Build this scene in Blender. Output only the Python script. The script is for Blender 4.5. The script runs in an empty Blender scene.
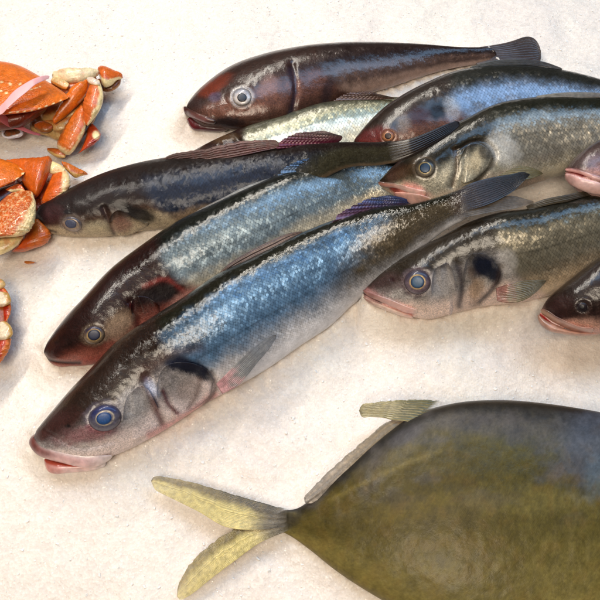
import bpy, math, random
import numpy as np
from mathutils import Vector, Matrix
from mathutils.kdtree import KDTree

random.seed(4); rng = np.random.default_rng(7)
S = bpy.context.scene
COLL = S.collection

# ------------------------------------------------------------------ camera
TILT, FOV, DIST = math.radians(28), math.radians(40), 0.80
CAM = np.array([0.0, -DIST*math.sin(TILT), DIST*math.cos(TILT)])
FWD = np.array([0.0, math.sin(TILT), -math.cos(TILT)])
UPV = np.array([0.0, math.cos(TILT), math.sin(TILT)])
TF = math.tan(FOV/2)
PXM = DIST*2*TF/600                        # metres per reference unit at the centre

def W(px, py, z):
    """plan of the display (reference units) -> world point at height z"""
    x = (np.asarray(px, float)-300)/300*TF; y = (300-np.asarray(py, float))/300*TF
    d = np.stack([x, FWD[1]+y*UPV[1], FWD[2]+y*UPV[2]], -1)
    t = (np.asarray(z, float)-CAM[2])/d[..., 2]
    return CAM + d*t[..., None]

cd = bpy.data.cameras.new('camera'); cam = bpy.data.objects.new('camera', cd); COLL.objects.link(cam)
cam.location = CAM; cam.rotation_euler = (TILT, 0, 0)
cd.angle = FOV; cd.clip_start = .01; cd.clip_end = 50
S.camera = cam

# ------------------------------------------------------------------ helpers
def c(r, g, b):
    a = np.array([r, g, b], float)/255
    return np.where(a <= .04045, a/12.92, ((a+.055)/1.055)**2.4)
def ss(a, b, x):
    t = np.clip((x-a)/(b-a), 0, 1); return t*t*(3-2*t)
def mix(a, b, t):
    t = np.asarray(t)[..., None] if np.ndim(t) else t
    return a*(1-t)+b*t
_T = rng.random((256, 256))
def vnoise(x, y):
    xi = np.floor(x).astype(int); yi = np.floor(y).astype(int)
    fx = x-xi; fy = y-yi; fx = fx*fx*(3-2*fx); fy = fy*fy*(3-2*fy)
    g = lambda i, j: _T[(xi+i) % 256, (yi+j) % 256]
    return (g(0,0)*(1-fx)+g(1,0)*fx)*(1-fy)+(g(0,1)*(1-fx)+g(1,1)*fx)*fy
def fbm(x, y, o=4):
    r = 0; a = .5; tot = 0
    for k in range(o):
        r = r+a*vnoise(x*2**k+17.3*k, y*2**k+5.1*k); tot += a; a *= .5
    return r/tot
def hermite(t, y, q):
    t = np.asarray(t, float); y = np.asarray(y, float)
    m = np.gradient(y, t)
    i = np.clip(np.searchsorted(t, q, 'right')-1, 0, len(t)-2)
    h = t[i+1]-t[i]; u = (q-t[i])/h
    return (2*u**3-3*u**2+1)*y[i]+(u**3-2*u**2+u)*h*m[i]+(-2*u**3+3*u**2)*y[i+1]+(u**3-u**2)*h*m[i+1]

def seg_dist(px, py, pts):
    d = np.full(np.shape(px), 1e9)
    for (x0, y0), (x1, y1) in zip(pts[:-1], pts[1:]):
        vx, vy = x1-x0, y1-y0
        t = np.clip(((px-x0)*vx+(py-y0)*vy)/(vx*vx+vy*vy+1e-9), 0, 1)
        d = np.minimum(d, np.hypot(px-x0-t*vx, py-y0-t*vy))
    return d
def smooth_pts(pts, n=24):
    pts = np.array(pts, float)
    t = np.r_[0, np.cumsum(np.hypot(*np.diff(pts, axis=0).T))]
    q = np.linspace(0, t[-1], n)
    return list(zip(hermite(t, pts[:, 0], q), hermite(t, pts[:, 1], q)))
def blob(px, py, x, y, rx, ry, ang=0):
    a = math.radians(ang); dx = px-x; dy = py-y
    u = (dx*math.cos(a)+dy*math.sin(a))/rx; v = (-dx*math.sin(a)+dy*math.cos(a))/ry
    return np.hypot(u, v)

class Tube:
    """closed skin between two edge curves, lens-shaped in section"""
    def __init__(s, pairs, z, ratio=.6, nu=120, nf=48, nb=12, p=.9, bias=1.0, h=None, relief=None, ridges=None, ragged=0, tips=(1, 1), tipk=1.0):
        P = np.array(pairs, float)
        mid = (P[:, :2]+P[:, 2:])/2
        t = np.r_[0, np.cumsum(np.maximum(np.hypot(*np.diff(mid, axis=0).T), .4))]; t /= t[-1]
        q = np.linspace(0, 1, nu)**bias; q = q-.5*(1/nu)*0
        T = np.stack([hermite(t, P[:, 0], q), hermite(t, P[:, 1], q)], -1)
        B = np.stack([hermite(t, P[:, 2], q), hermite(t, P[:, 3], q)], -1)
        z = np.array(z, float)
        if z.ndim == 1: z = np.tile(z, (len(P), 1))
        tz = t if len(z) == len(P) else np.linspace(0, 1, len(z))
        zc = np.interp(q, tz, z[:, 0]); zt = np.interp(q, tz, z[:, 1])
        k = max(3, nu//12); ker = np.hanning(k+2)[1:-1]; ker /= ker.sum()   # soften the bends
        pad = lambda a: np.convolve(np.pad(a, k, 'edge'), ker, 'same')[k:-k]
        zc, zt = pad(zc), pad(zt)
        if ragged:
            j = ragged*(fbm(q*40, q*0+3.7)-.5); T = T+j[:, None]; 
        wpx = np.hypot(*(T-B).T); wm = wpx*PXM
        if h is None:
            r = np.interp(q, np.linspace(0, 1, len(ratio)), ratio) if np.ndim(ratio) else ratio
            hh = .5*wm*r
        else:
            hh = np.interp(q, np.linspace(0, 1, len(h)), h) if np.ndim(h) else np.full(nu, h)
        L_ = np.r_[0, np.cumsum(np.hypot(*np.diff((T+B)/2, axis=0).T))]; fac = np.ones(nu)
        for on, dist, w0 in ((tips[0], L_, wpx[0]), (tips[1], L_[-1]-L_, wpx[-1])):
            if on:
                R0 = min(max(w0*.6, 2.0)*tipk, .3*L_[-1])
                fac = fac*np.where(dist < R0, np.sqrt(np.clip(1-(1-dist/R0)**2, .02, 1)), 1)
        Mm = (T+B)/2; T = Mm+(T-Mm)*fac[:, None]; B = Mm+(B-Mm)*fac[:, None]; hh = hh*fac
        phi = np.r_[np.linspace(0, math.pi, nf), np.linspace(math.pi, 2*math.pi, nb+2)[1:-1]]
        nv = len(phi)
        cs, sn = np.cos(phi), np.sin(phi)
        v = np.tile(cs, (nu, 1)); s_ = np.tile(q[:, None], (1, nv))
        M = (T+B)/2; H = (T-B)/2
        px = M[:, :1]+H[:, :1]*cs; py = M[:, 1:]+H[:, 1:]*cs
        prof = np.sign(sn)*np.abs(sn)**p
        zz = zc[:, None]+zt[:, None]*cs+hh[:, None]*prof
        front = np.tile(phi <= math.pi+1e-6, (nu, 1))
        if ridges:
            zz = zz+ridges[1]*np.cos(v*ridges[0]*math.pi)*front*np.abs(sn)
        if relief is not None:
            zz = zz+relief(s_, v, px, py)*front*np.minimum(1, np.abs(sn)*3)
        co = W(px, py, zz)
        ds = np.r_[0, np.hypot(*np.diff(M, axis=0).T)]*PXM
        wmax = wm.max(); loc = np.maximum(wm/wmax, .5)
        uu = np.cumsum(ds/loc)
        U = np.tile(uu[:, None], (1, nv)); V_ = np.tile(phi/math.pi*wmax*1.15, (nu, 1))
        s.nu, s.nv = nu, nv
        s.px, s.py, s.s, s.v, s.front = [a.reshape(-1) for a in (px, py, s_, v, front)]
        s.co = co.reshape(-1, 3); s.uv = np.stack([U, V_], -1).reshape(-1, 2)
        s.edge = np.r_[co[:, 0], co[:, nf-1]]
        s.kd = None
    def arrays(s):
        nu, nv = s.nu, s.nv
        i = np.arange(nu-1)[:, None]*nv; j = np.arange(nv)[None, :]; j2 = (j+1) % nv
        F = np.stack([i+j, i+j2, i+nv+j2, i+nv+j], -1).reshape(-1, 4)
        return s.co, F
    def caps(s):
        return [list(range(s.nv))[::-1], [(s.nu-1)*s.nv+k for k in range(s.nv)]]
    def tree(s):
        if s.kd is None:
            idx = np.nonzero(s.front)[0]
            s.kd = KDTree(len(idx))
            for n in idx: s.kd.insert((s.px[n], s.py[n], 0), int(n))
            s.kd.balance()
        return s.kd
    def near(s, x, y):
        return s.tree().find((x, y, 0))[1]
    def surf(s, x, y):
        return s.co[s.near(x, y), 2]

EDGES = []
def build(name, tubes, mat, parent, cols, props=None, label=None):
    """one mesh from one or more tubes, with point colours"""
    if not isinstance(tubes, list): tubes = [tubes]; cols = [cols]; props = [props]
    if props is None: props = [None]*len(tubes)
    V, F, C_, P_, UV = [], [], [], [], []; o = 0
    for t, col, pr in zip(tubes, cols, props):
        v, f = t.arrays()
        V.append(v); F += (f+o).tolist(); F += [[k+o for k in cp] for cp in t.caps()]
        n = len(v); o += n
        col = np.asarray(col, float)
        if col.ndim == 1: col = np.tile(col, (n, 1))
        if col.shape[1] == 3: col = np.c_[col, np.ones(n)]
        C_.append(col)
        pr = np.array([0, .1, .3]) if pr is None else np.asarray(pr, float)
        if pr.ndim == 1: pr = np.tile(pr, (n, 1))
        P_.append(pr if pr.shape[1] == 4 else np.c_[pr, np.ones(n)]); UV.append(t.uv)
    return mesh(name, np.vstack(V), F, np.vstack(C_), np.vstack(P_), np.vstack(UV), mat, parent, label)

def mesh(name, V, F, C_, P_, UV, mat, parent, label=None):
    me = bpy.data.meshes.new(name)
    base = np.zeros(3) if parent is None else np.array(parent.matrix_world.translation)
    if parent is not None and parent.parent is not None: base = np.array(parent.location)+np.array(parent.parent.location)
    elif parent is not None: base = np.array(parent.location)
    me.from_pydata((V-base).tolist(), [], F)
    me.polygons.foreach_set('use_smooth', [True]*len(me.polygons))
    a = me.attributes.new('Col', 'FLOAT_COLOR', 'POINT'); a.data.foreach_set('color', np.clip(C_, 0, 1).astype(np.float32).ravel())
    a = me.attributes.new('Prop', 'FLOAT_COLOR', 'POINT'); a.data.foreach_set('color', P_.astype(np.float32).ravel())
    ul = me.uv_layers.new(name='UVMap'); li = np.empty(len(me.loops), np.int32); me.loops.foreach_get('vertex_index', li)
    ul.data.foreach_set('uv', UV[li].astype(np.float32).ravel())
    me.materials.append(mat)
    me.update()
    ob = bpy.data.objects.new(name, me); COLL.objects.link(ob)
    if parent is not None: ob.parent = parent
    if label: ob['label'] = label
    return ob

def thing(name, label, cat, loc, group=None):
    o = bpy.data.objects.new(name, None); COLL.objects.link(o)
    o.empty_display_size = .02
    o.location = loc; o['label'] = label; o['category'] = cat
    if group: o['group'] = group
    return o

# ------------------------------------------------------------------ materials
class NT:
    def __init__(s, name):
        s.m = bpy.data.materials.new(name); s.m.use_nodes = True
        s.t = s.m.node_tree; s.t.nodes.clear()
    def n(s, typ, ins=None, **kw):
        nd = s.t.nodes.new(typ)
        for k, v in kw.items(): setattr(nd, k, v)
        for k, v in (ins or {}).items():
            sock = nd.inputs[k]
            if isinstance(v, bpy.types.NodeSocket): s.t.links.new(v, sock)
            else: sock.default_value = v
        return nd
    def math(s, op, a, b=0.0, cc=None):
        d = {0: a, 1: b}
        if cc is not None: d[2] = cc
        return s.n('ShaderNodeMath', d, operation=op).outputs[0]
    def vm(s, op, a, b=(0,0,0), out=0):
        return s.n('ShaderNodeVectorMath', {0: a, 1: b}, operation=op).outputs[out]
    def mixc(s, fac, a, b, bt='MIX'):
        nd = s.t.nodes.new('ShaderNodeMix'); nd.data_type = 'RGBA'; nd.blend_type = bt
        for k, v in ((0, fac), (6, a), (7, b)):
            if isinstance(v, bpy.types.NodeSocket): s.t.links.new(v, nd.inputs[k])
            else: nd.inputs[k].default_value = v
        return nd.outputs[2]
    def mapr(s, x, a, b, cc, d):
        return s.n('ShaderNodeMapRange', {0: x, 1: a, 2: b, 3: cc, 4: d}).outputs[0]
    def out(s, sh):
        s.n('ShaderNodeOutputMaterial', {0: sh}); return s.m

def fish_material(name, cell=.0024, bumpd=.00058, coat=.8, wob3=.16, cr=.06):
    k = NT(name)
    col = k.n('ShaderNodeAttribute', attribute_name='Col').outputs['Color']
    pat = k.n('ShaderNodeAttribute', attribute_name='Prop'); hd = pat.outputs['Alpha']
    pr = k.n('ShaderNodeSeparateColor', {0: pat.outputs['Color']})
    sc, met, rou = pr.outputs[0], pr.outputs[1], pr.outputs[2]
    uv = k.n('ShaderNodeUVMap', uv_map='UVMap').outputs[0]
    ob = k.n('ShaderNodeTexCoord').outputs['Object']
    wob = k.n('ShaderNodeTexNoise', {'Vector': uv, 'Scale': 60.0, 'Detail': 1.0}).outputs['Color']
    uvw = k.vm('ADD', uv, k.vm('SCALE', k.vm('SUBTRACT', wob, (.5,.5,.5))))
    uvw.node.inputs[1].links[0].from_node.inputs[3].default_value = .0035
    rot = k.n('ShaderNodeMapping', {'Vector': uvw, 'Rotation': (0, 0, math.radians(45)), 'Scale': (1, 1, 1)}).outputs[0]
    q = k.n('ShaderNodeVectorMath', {0: rot, 3: 1/cell}, operation='SCALE').outputs[0]
    vo = k.n('ShaderNodeTexVoronoi', {'Vector': q, 'Scale': 1.0, 'Randomness': .2}, voronoi_dimensions='2D')
    loc = k.vm('SUBTRACT', q, vo.outputs['Position'])
    along = k.vm('DOT_PRODUCT', loc, (.707, .707, 0), out=1)
    rnd = k.vm('SUBTRACT', vo.outputs['Color'], (.5, .5, .5))
    jit = k.vm('DOT_PRODUCT', loc, rnd, out=1)
    hgt = k.math('ADD', k.math('MULTIPLY', along, .85), k.math('MULTIPLY', jit, .8))
    fine = k.n('ShaderNodeTexNoise', {'Vector': ob, 'Scale': 420.0, 'Detail': 3.0}).outputs[0]
    skin = k.n('ShaderNodeTexNoise', {'Vector': ob, 'Scale': 90.0, 'Detail': 4.0, 'Roughness': .65}).outputs[0]
    b1 = k.n('ShaderNodeBump', {'Strength': sc, 'Distance': bumpd, 'Height': hgt})
    grit = k.n('ShaderNodeTexNoise', {'Vector': ob, 'Scale': 850.0, 'Detail': 3.0, 'Roughness': .7}).outputs[0]
    b2 = k.n('ShaderNodeBump', {'Strength': k.math('ADD', .25, k.math('MULTIPLY', hd, .3)), 'Distance': .0006, 'Height': k.math('ADD', fine, k.math('MULTIPLY', grit, .6)), 'Normal': b1.outputs[0]})
    b3 = k.n('ShaderNodeBump', {'Strength': wob3, 'Distance': .0016, 'Height': skin, 'Normal': b2.outputs[0]})
    # scale rims darker, single scales lighter or darker
    rim = k.mapr(vo.outputs['Distance'], .42, .72, 0, 1)
    rim = k.math('MULTIPLY', rim, k.math('MULTIPLY', sc, .5))
    var = k.n('ShaderNodeSeparateColor', {0: vo.outputs['Color']}).outputs[2]
    var = k.math('ADD', 1.0, k.math('MULTIPLY', k.math('SUBTRACT', var, .5), k.math('MULTIPLY', sc, .4)))
    f = k.math('MULTIPLY', k.math('SUBTRACT', 1.0, rim), var)
    f = k.math('MULTIPLY', f, k.mapr(skin, .3, .7, .82, 1.18))
    f = k.math('MULTIPLY', f, k.mapr(fine, .3, .7, .9, 1.1))
    f = k.math('MULTIPLY', f, k.math('ADD', 1.0, k.math('MULTIPLY', hd, k.mapr(grit, .35, .65, -.32, .38))))
    colr = k.vm('SCALE', col); colr.node.inputs[3].default_value = 1; k.t.links.new(f, colr.node.inputs[3])
    rough = k.math('ADD', rou, k.math('MULTIPLY', k.math('SUBTRACT', skin, .5), .25))
    wet = k.n('ShaderNodeBump', {'Strength': .6, 'Distance': .00017, 'Height': k.math('ADD', k.math('MULTIPLY', skin, .8), k.math('ADD', fine, grit)), 'Normal': k.n('ShaderNodeBump', {'Strength': k.math('MULTIPLY', sc, .5), 'Distance': bumpd*1.1, 'Height': hgt}).outputs[0]})
    bs = k.n('ShaderNodeBsdfPrincipled', {'Base Color': colr, 'Metallic': met, 'Roughness': rough, 'Normal': b3.outputs[0],
             'Coat Weight': k.math('MULTIPLY', coat, k.mapr(rou, .36, .5, 1, .3)), 'Coat Roughness': cr, 'Coat Normal': wet.outputs[0], 'Specular IOR Level': .25})
    return k.out(bs.outputs[0])

def fin_material():
    k = NT('wet_fin_membrane')
    at = k.n('ShaderNodeAttribute', attribute_name='Col')
    ob = k.n('ShaderNodeTexCoord').outputs['Object']
    nz = k.n('ShaderNodeTexNoise', {'Vector': ob, 'Scale': 300.0, 'Detail': 3.0}).outputs[0]
    bump = k.n('ShaderNodeBump', {'Strength': .4, 'Distance': .0008, 'Height': nz})
    colr = k.vm('SCALE', at.outputs['Color']); k.t.links.new(k.mapr(nz, .3, .7, .75, 1.25), colr.node.inputs[3])
    bs = k.n('ShaderNodeBsdfPrincipled', {'Base Color': colr, 'Roughness': .35, 'Normal': bump.outputs[0], 'Coat Weight': .35, 'Coat Roughness': .2,
                                          'Alpha': at.outputs['Alpha'], 'Metallic': .15})
    return k.out(bs.outputs[0])

def shell_material():
    k = NT('crab_shell')
    at = k.n('ShaderNodeAttribute', attribute_name='Col')
    pr = k.n('ShaderNodeSeparateColor', {0: k.n('ShaderNodeAttribute', attribute_name='Prop').outputs['Color']})
    ob = k.n('ShaderNodeTexCoord').outputs['Object']
    nz = k.n('ShaderNodeTexNoise', {'Vector': ob, 'Scale': 160.0, 'Detail': 5.0, 'Roughness': .6}).outputs[0]
    vo = k.n('ShaderNodeTexVoronoi', {'Vector': ob, 'Scale': 520.0}).outputs['Distance']
    b = k.n('ShaderNodeBump', {'Strength': k.math('ADD', .12, pr.outputs[0]), 'Distance': .0009, 'Height': vo})
    b2 = k.n('ShaderNodeBump', {'Strength': .4, 'Distance': .0016, 'Height': nz, 'Normal': b.outputs[0]})
    colr = k.vm('SCALE', at.outputs['Color']); k.t.links.new(k.mapr(nz, .3, .7, .78, 1.2), colr.node.inputs[3])
    bs = k.n('ShaderNodeBsdfPrincipled', {'Base Color': colr, 'Roughness': k.mapr(nz, .3, .7, .28, .45), 'Normal': b2.outputs[0],
             'Coat Weight': .3, 'Coat Roughness': .07, 'Subsurface Weight': .08, 'Subsurface Radius': (.01, .004, .002), 'Subsurface Scale': .3})
    return k.out(bs.outputs[0])

def eye_material():
    k = NT('wet_eye')
    at = k.n('ShaderNodeAttribute', attribute_name='Col')
    pr = k.n('ShaderNodeSeparateColor', {0: k.n('ShaderNodeAttribute', attribute_name='Prop').outputs['Color']})
    nz = k.n('ShaderNodeTexNoise', {'Vector': k.n('ShaderNodeTexCoord').outputs['Object'], 'Scale': 700.0, 'Detail': 2.0}).outputs[0]
    colr = k.vm('SCALE', at.outputs['Color']); k.t.links.new(k.mapr(nz, .3, .7, .8, 1.2), colr.node.inputs[3])
    bs = k.n('ShaderNodeBsdfPrincipled', {'Base Color': colr, 'Roughness': .42, 'Metallic': pr.outputs[1], 'Coat Weight': k.math('MULTIPLY', pr.outputs[0], .4), 'Coat Roughness': .05})
    return k.out(bs.outputs[0])

def soft_material():
    k = NT('wet_flesh')
    at = k.n('ShaderNodeAttribute', attribute_name='Col')
    nz = k.n('ShaderNodeTexNoise', {'Vector': k.n('ShaderNodeTexCoord').outputs['Object'], 'Scale': 180.0, 'Detail': 4.0}).outputs[0]
    colr = k.vm('SCALE', at.outputs['Color']); k.t.links.new(k.mapr(nz, .3, .7, .8, 1.18), colr.node.inputs[3])
    b = k.n('ShaderNodeBump', {'Strength': .4, 'Distance': .0012, 'Height': nz})
    bs = k.n('ShaderNodeBsdfPrincipled', {'Base Color': colr, 'Roughness': .33, 'Normal': b.outputs[0], 'Coat Weight': .4, 'Coat Roughness': .15,
             'Subsurface Weight': .15, 'Subsurface Radius': (.01, .004, .003), 'Subsurface Scale': .4})
    return k.out(bs.outputs[0])

def ice_material():
    k = NT('crushed_ice')
    ob = k.n('ShaderNodeTexCoord').outputs['Object']
    big = k.n('ShaderNodeTexNoise', {'Vector': ob, 'Scale': 9.0, 'Detail': 4.0, 'Roughness': .6}).outputs[0]
    mid = k.n('ShaderNodeTexNoise', {'Vector': ob, 'Scale': 95.0, 'Detail': 5.0, 'Roughness': .7}).outputs[0]
    v1 = k.n('ShaderNodeTexVoronoi', {'Vector': ob, 'Scale': 480.0})
    v2 = k.n('ShaderNodeTexVoronoi', {'Vector': ob, 'Scale': 150.0})
    r1 = k.n('ShaderNodeSeparateColor', {0: v1.outputs['Color']})
    f = k.math('MULTIPLY', k.mapr(mid, .3, .7, .955, 1.03), k.mapr(big, .3, .7, .96, 1.03))
    f = k.math('MULTIPLY', f, k.mapr(r1.outputs[0], 0, 1, .92, 1.06))
    base = k.mixc(k.mapr(big, .4, .65, 0, 1), (.88, .785, .715, 1), (.885, .80, .71, 1))
    colr = k.vm('SCALE', base); k.t.links.new(f, colr.node.inputs[3])
    h = k.math('ADD', k.math('MULTIPLY', v1.outputs['Distance'], .5), k.math('ADD', k.math('MULTIPLY', mid, .8), k.math('MULTIPLY', v2.outputs['Distance'], .6)))
    h = k.math('ADD', h, k.math('MULTIPLY', r1.outputs[2], .45))
    b = k.n('ShaderNodeBump', {'Strength': .5, 'Distance': .0016, 'Height': h})
    rough = k.mapr(r1.outputs[1], .05, .25, .12, .6)
    bs = k.n('ShaderNodeBsdfPrincipled', {'Base Color': colr, 'Roughness': rough, 'Normal': b.outputs[0], 'Specular IOR Level': .4,
             'Subsurface Weight': .4, 'Subsurface Radius': (.02, .018, .016), 'Subsurface Scale': .35})
    return k.out(bs.outputs[0])

def chip_material():
    k = NT('clear_ice_chip')
    nz = k.n('ShaderNodeTexNoise', {'Vector': k.n('ShaderNodeTexCoord').outputs['Object'], 'Scale': 500.0}).outputs[0]
    b = k.n('ShaderNodeBump', {'Strength': .3, 'Distance': .0005, 'Height': nz})
    bs = k.n('ShaderNodeBsdfPrincipled', {'Base Color': (.97, .94, .90, 1), 'Roughness': .2, 'Normal': b.outputs[0], 'Subsurface Weight': .3, 'Subsurface Radius': (.02, .018, .016), 'Subsurface Scale': .2, 'IOR': 1.31})
    return k.out(bs.outputs[0])

FISH = fish_material('bass_skin'); POMP = fish_material('pompano_skin', cell=.0015, bumpd=.0003, coat=.2, wob3=.08, cr=.18)
FIN = fin_material(); SHELL = shell_material(); EYE = eye_material(); FLESH = soft_material()

# ------------------------------------------------------------------ fish builder
def mk_fish(name, label, cat, group, d):
    relf = d.get('relief', [])
    def relief(s, v, px, py):
        r = np.zeros(px.shape)
        for e in relf:
            if e[0] == 'L':                                  # groove or ridge along a line
                r += e[3]*np.exp(-(seg_dist(px, py, smooth_pts(e[1]))/e[2])**2)
            else:                                            # ring-shaped brow round the eye / bulge
                b = blob(px, py, *e[1:6])
                r += e[6]*.5*(np.exp(-((b-1.15)/.32)**2) if e[0] == 'R' else np.exp(-b**2))
        r += .0007*(fbm(px*.12, py*.12, 3)-.5)
        return r
    nu, nf = d.get('res', (260, 80))
    ratio = d.get('ratio', [.75, .72, .66, .64, .64, .62, .58, .5, .42, .34])
    body = Tube(d['pairs'], d['z'], ratio=ratio, nu=nu, nf=nf, nb=14, bias=1.15, p=d.get('p', .85), relief=relief)
    if d.get('rest', True): EDGES.append(body.edge)
    root = thing(name, label, cat, W(*d['base'], 0.0), group)
    s, v, px, py = body.s, body.v, body.px, body.py
    n1 = fbm(px*.07+d.get('seed', 0), py*.07); n2 = fbm(px*.3, py*.3+d.get('seed', 0)); n3 = fbm(px*.9, py*.9, 2)
    jit = (n1-.5)*.25+(n2-.5)*.15
    vb, vl = d.get('vb', .25), d.get('vl', -.45)
    back, side, belly = d['back'], d['side'], d['belly']
    wl, wb = d.get('wl', .16), d.get('wb', .22)
    col = np.tile(belly, (len(s), 1))
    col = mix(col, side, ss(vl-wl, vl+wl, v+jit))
    a_b = ss(vb-wb, vb+wb, v+jit); back = back*.55
    if 'side2' in d:                                         # towards the tail
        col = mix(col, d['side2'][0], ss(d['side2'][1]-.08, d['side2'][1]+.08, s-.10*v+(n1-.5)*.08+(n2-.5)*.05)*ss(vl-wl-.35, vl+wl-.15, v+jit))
    if 'fore' in d: a_b = np.maximum(a_b, d['fore'][1]*(1-ss(d['fore'][0]-.05, d['fore'][0]+.05, s))*ss(-.15, .1, v+jit))
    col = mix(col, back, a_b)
    met = (.30*ss(vl-.35, vl+.1, v)*(1-.45*a_b)+.12*ss(-.9, -.4, v))*d.get('met', 1)
    sg = d.get('sg', .3)
    hm = 1-ss(sg-.02, sg+.02, s-.05*(v-.2)**2+.02*(v-.3)+(n2-.5)*.015)
    hc = np.tile(d['hlow'], (len(s), 1))
    hc = mix(hc, d['hmid'], ss(-.75, -.35, v+jit)); hc = mix(hc, d['htop'], ss(d.get('hv', .1)-.22, d.get('hv', .1)+.22, v+jit*1.2))
    sp = (n3-.5)*2*.35+(n2-.5)*.5
    hc = hc*(1+sp*ss(-.8, -.2, v))[:, None]*(1-.45*ss(d.get('hv', .1)-.25, d.get('hv', .1)+.2, v))[:, None]
    col = mix(col, hc, hm)
    met = met*(1-hm)+hm*(.12+.25*ss(-.7, -.3, v)*(1-ss(-.1, .2, v)))
    scl = (1-ss(sg-.03, sg+.12, s-.05*(v-.2)**2+.02*(v-.3)-.02))*0+ss(sg-.03, sg+.08, s+.03*v+.10*ss(.15, .6, v)+(n2-.5)*.05)*ss(-1.0, -.6, v)*(1-.35*ss(.75, 1, v))*d.get('scl', 1.0)
    rou = .34+.05*hm+d.get('rou', 0)+.1*(1-ss(-.9, -.5, v))
    for e in d.get('eyes', []):
        b = blob(px, py, *e['at'])+(n2-.5)*.5
        sk = mix(e['rim'], e['iris'], .45)
        m = (1-ss(.95, 1.5, b))*body.front*.8
        col = mix(col, sk, m)
    for e in d.get('marks', []):
        if e[0] == 'L':
            m = np.exp(-(seg_dist(px, py, smooth_pts(e[1]))/e[2]*(1+.5*(n2-.5)))**2)*e[4]
            cl = e[3]
        else:
            b = blob(px, py, *e[1:6])+(n1-.5)*.6+(n2-.5)*.35
            m = (1-ss(.45, 1.25, b))*e[7]; cl = e[6]
        m = m*body.front
        col = mix(col, cl, m); met = met*(1-m*.5); rou = rou+(.1*m if e[0] == 'B' else 0); scl = scl*(1-m*(.0 if e[0] == 'L' else .3))
    if 'mottle' in d:
        g1 = fbm(px*.035+5, py*.05, 5); g2 = fbm(px*.12+2, py*.09+8, 4)
        col = mix(col, c(78,72,70), ss(.5, .72, g1)*.55*ss(-.2, .5, v)); col = mix(col, c(80,58,20), ss(.5, .7, g2)*.3*(1-ss(.5, .8, v)))
        col = col*(1+d['mottle']*(g2-.5)+d['mottle']*.6*(n3-.5))[:, None]
    if 'lat' in d:                                           # lateral line
        m = np.exp(-((v-d['lat'][0]-d['lat'][1]*s)/.022)**2)*ss(sg, sg+.05, s)*body.front
        col = col*(1-.35*m)[:, None]
    prop = np.c_[scl, met, rou, hm]
    build('body', body, d.get('mat', FISH), root, col, prop)

    def follow(pairs, lift, sink=0):
        z = []
        for i_, (tx, ty, bx, by) in enumerate(pairs):
            zt, zb, zm = body.surf(tx, ty), body.surf(bx, by), body.surf((tx+bx)/2, (ty+by)/2)
            z.append((max((zt+zb)/2, zm*.75+.25*(zt+zb)/2)+lift-(sink if i_ == 0 else 0), (zt-zb)/2))
        return z
    for pl in d.get('plates', []):                           # gill covers and cheek plates: skin-coloured, lifted off the body
        t = Tube(pl['pairs'], follow(pl['pairs'], pl.get('lift', .0012), pl.get('lift', .0012)+.0012), h=[.0002, .0009, pl.get('h', .0018), pl.get('h', .0018)], nu=60, nf=44, nb=6, p=.7)
        idx = np.array([body.near(x, y) for x, y in zip(t.px, t.py)])
        cc = col[idx].copy()
        edge = np.maximum(np.abs(t.v)**10*ss(.3, .7, t.s), ss(.88, 1, t.s))
        cc = mix(cc, pl.get('rim', cc*.35), edge*pl.get('rs', .6))
        pp = prop[idx].copy(); pp[:, 0] *= .2
        build(pl.get('name', 'gill_cover'), t, d.get('mat', FISH), root, cc, pp)
    for lp in d.get('lips', []):
        zz = follow(lp['pairs'], lp.get('lift', .0015)) if 'z' not in lp else lp['z']
        t = Tube(lp['pairs'], zz, h=lp.get('h', .003), nu=60, nf=24, nb=8, p=.8)
        m = fbm(t.px*.15, t.py*.15)
        cc = mix(np.tile(lp['c'], (len(t.s), 1)), lp.get('c2', lp['c']), ss(.08, .5, t.s+.25*(m-.5)))
        idx = np.array([body.near(x, y) for x, y in zip(t.px, t.py)])
        cc = mix(cc, col[idx], np.maximum(ss(-.1, .8, t.v)*lp.get('bl', .85)*(0 if 'jaw' in lp['name'] else 1), ss(.6, .95, t.s)*.95))
        if 'inner' in lp: cc = mix(cc, lp['inner'], ss(.0, .5, t.v)*(1-ss(.75, .95, t.s)))
        build(lp['name'], t, FLESH, root, cc)
    for e in d.get('eyes', []): mk_eye(root, body, e)
    for f in d.get('fins', []):
        ts, cs = [], []
        for lobe in f['lobes']:
            t = Tube(lobe['pairs'], lobe['z'], h=lobe.get('h', [.0007, .0003, .00015]), nu=60, nf=96, nb=8, p=.4, ridges=(lobe.get('rays', 14), lobe.get('amp', .0005)*.28), ragged=lobe.get('rag', 0)*1.4, tips=(0, 1))
            c0, c1 = lobe['c']
            rn = lobe.get('rays', 14)*1.7
            ray = .5+.5*np.cos((t.v+.14*fbm(t.px*.06, t.py*.06)+.05*np.sin(t.v*7))*rn*math.pi)
            cc = mix(np.tile(c0, (len(t.s), 1)), c1, ss(.05, lobe.get('ct', .95), t.s+(fbm(t.px*.2, t.py*.2)-.5)*.4))
            cc = cc*(.70+.26*ray*(.4+1.1*fbm(t.px*.25, t.py*.25))+.5*(fbm(t.s*2.5+4, t.v*9+lobe['pairs'][0][0])-.35))[:, None]
            if 'vc' in lobe: cc = mix(cc, lobe['vc']*(.75+.4*ray)[:, None], ss(.6, .05, t.v+(fbm(t.px*.1, t.py*.1)-.5)*.5)*ss(.12, .35, t.s))
            al = lobe.get('alpha', (1, .9)); al = (al[0]+(al[1]-al[0])*t.s-(1-ray)*.22*t.s)*ss(-.01, lobe.get('fade', .01), t.s+.25*lobe.get('fade', .01)*(ray-.5))
            ts.append(t); cs.append(np.c_[cc, np.clip(al, 0, 1)])
        build(f['name'], ts, FIN, root, cs)
    return root, body

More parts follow.
